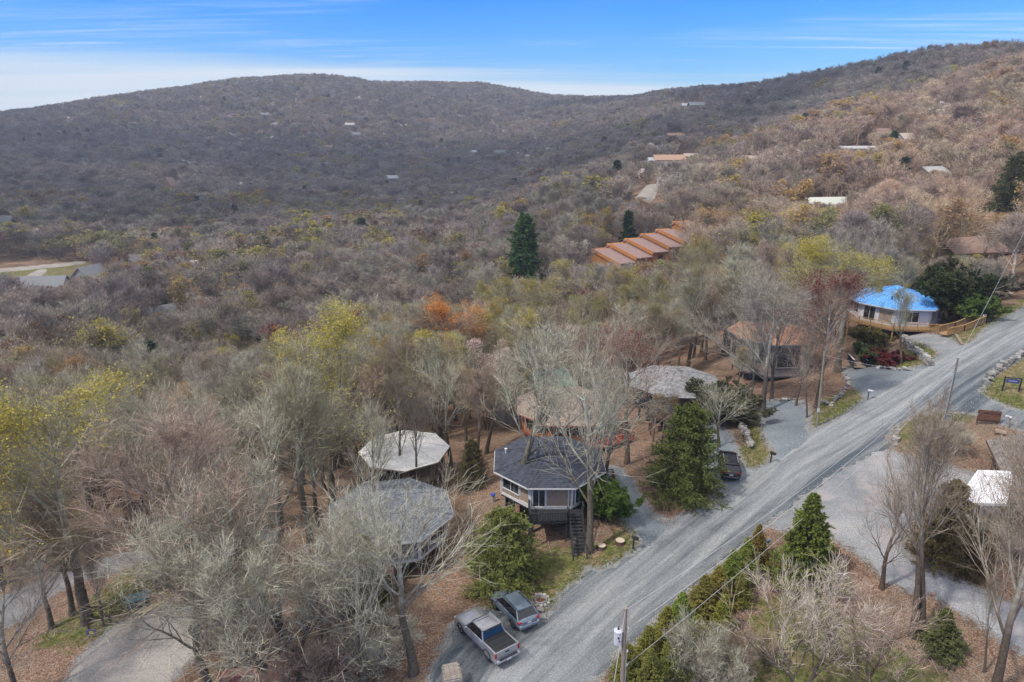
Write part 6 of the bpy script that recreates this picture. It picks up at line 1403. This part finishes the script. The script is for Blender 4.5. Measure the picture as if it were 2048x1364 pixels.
# skylights of the sunlit hillside: guard rail of the upper road
# ------------------------------------------------------------------ ground litter, grass and pebbles
def scatter_litter():
    r = np.random.default_rng(31)
    def pts(n, poly=None, lim=(-70, 22, 75, 105)):
        x = r.uniform(lim[0], lim[2], n); y = r.uniform(lim[1], lim[3], n); return x, y
    x, y = pts(260000); rd = np.minimum.reduce([np.where(inside(p, x, y), -1, 1)*pdist(p, x, y) for p in ALLROADS]); px, py, _ = proj(x, y, H(x, y)); 
    k = (rd > -0.25-0.4*r.uniform(size=len(x))**3) & (px > -60) & (px < 2110) & (py < 1420) & (py > 560); k &= ~((rd < 0) & (r.uniform(size=len(x)) < .5)); x, y = x[k], y[k]
    a = Acc(); C = np.column_stack([x, y, H(x, y)+.05+r.uniform(0, .05, len(x))+.0]); n = len(x); b = unit(r.normal(size=(n, 3))*(1, 1, .35)); c = unit(np.cross(b, r.normal(size=(n, 3))*(.3,.3,1)+(0,0,.01))); s = r.uniform(.03, .07, n)[:, None]
    V = np.stack([C-b*s, C+c*s*.6, C+b*s, C-c*s*.6], 1); me = raw_mesh('fallen_leaves', V.reshape(-1, 3), None, np.arange(4*n).reshape(n, 4))
    t = NT('dry_leaves', .85, .1); v = t.n('ShaderNodeTexVoronoi'); v.inputs['Scale'].default_value = 5; t.l(t.pos(), v.inputs['Vector']); sp = t.n('ShaderNodeSeparateColor'); t.l(v.outputs['Color'], sp.inputs[0]); t.col(t.ramp(sp.outputs[0], [(0,(0.14,0.075,0.045)),(.5,(0.30,0.18,0.115)),(.85,(0.37,0.25,0.18)),(1,(0.46,0.37,0.29))])); me.materials.append(t.m)
    tag(link('fallen_leaves', me), 'dry brown leaves strewn over the forest floor', 'leaves', kind='stuff')
    X = []; Y = []
    for g in GRASS:
        lo, hi = g.min(0), g.max(0); ar = (hi-lo).prod(); n = int(ar*26); x = r.uniform(lo[0], hi[0], n); y = r.uniform(lo[1], hi[1], n); k = inside(g, x, y); X.append(x[k]); Y.append(y[k])
    x = np.concatenate(X); y = np.concatenate(Y); rd = np.minimum.reduce([np.where(inside(p, x, y), -1, 1)*pdist(p, x, y) for p in ALLROADS]); k = (rd > -.15) & (noise2(x, y, 2.0, 3)+.35*r.normal(size=len(x)) > -.25) & (np.hypot(x, y) < 120); x, y = x[k], y[k]
    m = 5; x = np.repeat(x, m)+r.normal(0, .06, len(x)*m); y = np.repeat(y, m)+r.normal(0, .06, len(y)*m); n = len(x); C = np.column_stack([x, y, H(x, y)+.0]); b = unit(np.column_stack([r.normal(size=n), r.normal(size=n), np.zeros(n)])); h = r.uniform(.06, .20, n)
    V = np.stack([C-b*.018, C+b*.018, C+np.column_stack([r.normal(0,.05,n), r.normal(0,.05,n), h])], 1); me = raw_mesh('grass_tufts', V.reshape(-1, 3), np.arange(3*n).reshape(n, 3))
    t = NT('grass_blades', .7, .2); t.col(t.ramp(t.noise(.8, 5, .7, t.pos()), [(.3,(0.06,0.10,0.02)),(.5,(0.13,0.19,0.035)),(.7,(0.27,0.27,0.08))])); me.materials.append(t.m); tag(link('grass', me), 'short rough grass along the verges and lawn', 'grass', kind='stuff'); print('leaves, blades', n)
    # loose stones along the gravel edges
    E = []
    for p in ALLROADS:
        q = np.roll(p, -1, 0); L = np.hypot(*(q-p).T); 
        for a_, b_, l in zip(p, q, L):
            if np.hypot(*a_) > 110: continue
            k = int(l*16); u = r.uniform(size=(k, 1)); E.append(a_+(b_-a_)*u+r.normal(0, .35, (k, 2)))
    E = np.concatenate(E); n = len(E); C = np.column_stack([E, H(E[:,0], E[:,1])+.05]); s = r.uniform(.02, .075, n)[:, None, None]; T = np.array([(1,0,0),(-.5,.87,0),(-.5,-.87,0),(0,0,.8),(0,0,-.5)])
    V = C[:, None]+T[None]*s*r.uniform(.7, 1.3, (n, 5, 1)); F = np.array([(0,1,3),(1,2,3),(2,0,3),(1,0,4),(2,1,4),(0,2,4)]); F = (F[None]+np.arange(n)[:, None, None]*5).reshape(-1, 3); me = raw_mesh('loose_stones', V.reshape(-1, 3), F, mats=[paint('loose_stone',(0.36,0.36,0.35),.9,.35,8)]); tag(link('loose_stones', me), 'loose stones along the gravel edges', 'stones', kind='stuff')
    # dead sticks on the forest floor
    x, y = pts(5200); rd = np.minimum.reduce([np.where(inside(p, x, y), -1, 1)*pdist(p, x, y) for p in ALLROADS]); k = rd > .5; x, y = x[k], y[k]; n = len(x); a = Acc(); an = r.uniform(0, 6.28, n)
    P_, R_ = strands(r, np.column_stack([x, y, H(x, y)+.08]), np.column_stack([np.cos(an), np.sin(an), np.zeros(n)]), r.uniform(.5, 2.6, n), r.uniform(.012, .035, n), 3, .18, 0.0, .3); P_[:, :, 2] = H(P_[:, :, 0], P_[:, :, 1])+.09; a.tube(P_, R_, 3); o = link('dead_sticks', a.mesh('dead_sticks', [paint('dead_wood',(0.36,0.31,0.26),.9,.25,6)])); tag(o, 'dead sticks lying on the leaf litter', 'sticks', kind='stuff')
scatter_litter()
build_woods()
def haze():
    p = PB().box((0, 950, 50), (4200, 2100, 230)); m = bpy.data.materials.new('haze_air'); m.use_nodes = True; nt = m.node_tree; nt.nodes.clear()
    o = nt.nodes.new('ShaderNodeOutputMaterial'); v = nt.nodes.new('ShaderNodeVolumePrincipled'); v.inputs['Color'].default_value = (0.86, 0.91, 1.0, 1); v.inputs['Density'].default_value = 0.00026; v.inputs['Anisotropy'].default_value = 0.2
    nt.links.new(v.outputs[0], o.inputs['Volume']); tag(p.build('haze', m), 'thin bluish haze over the valley', 'haze', kind='stuff')
haze()

# unseen clouds added above the frame, laid out to shade the far hills
def shade_clouds():
    m = NT('shade_cloud_white', 1.0, 0.0); m.col((0.85,0.85,0.86)); m = m.m; r = np.random.default_rng(77); import bmesh
    alt = 1150.0; k = alt/SUN_DIR[2]; sx, sy = SUN_DIR[0]*k, SUN_DIR[1]*k
    shade = [(-520,760,380,200),(-220,780,290,230),(-700,420,260,170),(-330,470,330,150),(20,560,260,130),(330,860,170,150),(420,700,220,90),(260,1160,230,130),(560,640,150,80),(-900,1000,260,260)]
    for gx, gy, rx, ry in shade:
        cx, cy = gx+sx, gy+sy; bm = bmesh.new(); n = 9
        for i in range(n):
            a = r.uniform(0, 6.28); q = r.uniform(0, .75)**.5; x, y = cos(a)*q*rx*.8, sin(a)*q*ry*.8; s = r.uniform(.32, .5)
            bmesh.ops.create_icosphere(bm, subdivisions=3, radius=1, matrix=Matrix.Translation((x, y, r.uniform(0, 25))) @ Matrix.Diagonal((rx*s, ry*s, min(rx, ry)*.28, 1)))
        for v in bm.verts:
            w = sin(v.co.x/31+v.co.z/17)*sin(v.co.y/27+1)*12+sin(v.co.x/11+v.co.y/13)*5; v.co += v.co.normalized()*w
            if v.co.z < -18: v.co.z = -18+(v.co.z+18)*.15
        for f in bm.faces: f.smooth = True
        me = bpy.data.meshes.new('cloud'); bm.to_mesh(me); bm.free(); me.materials.append(m); tag(link('cloud', me, None, (cx, cy, alt)), kind='structure')
shade_clouds()
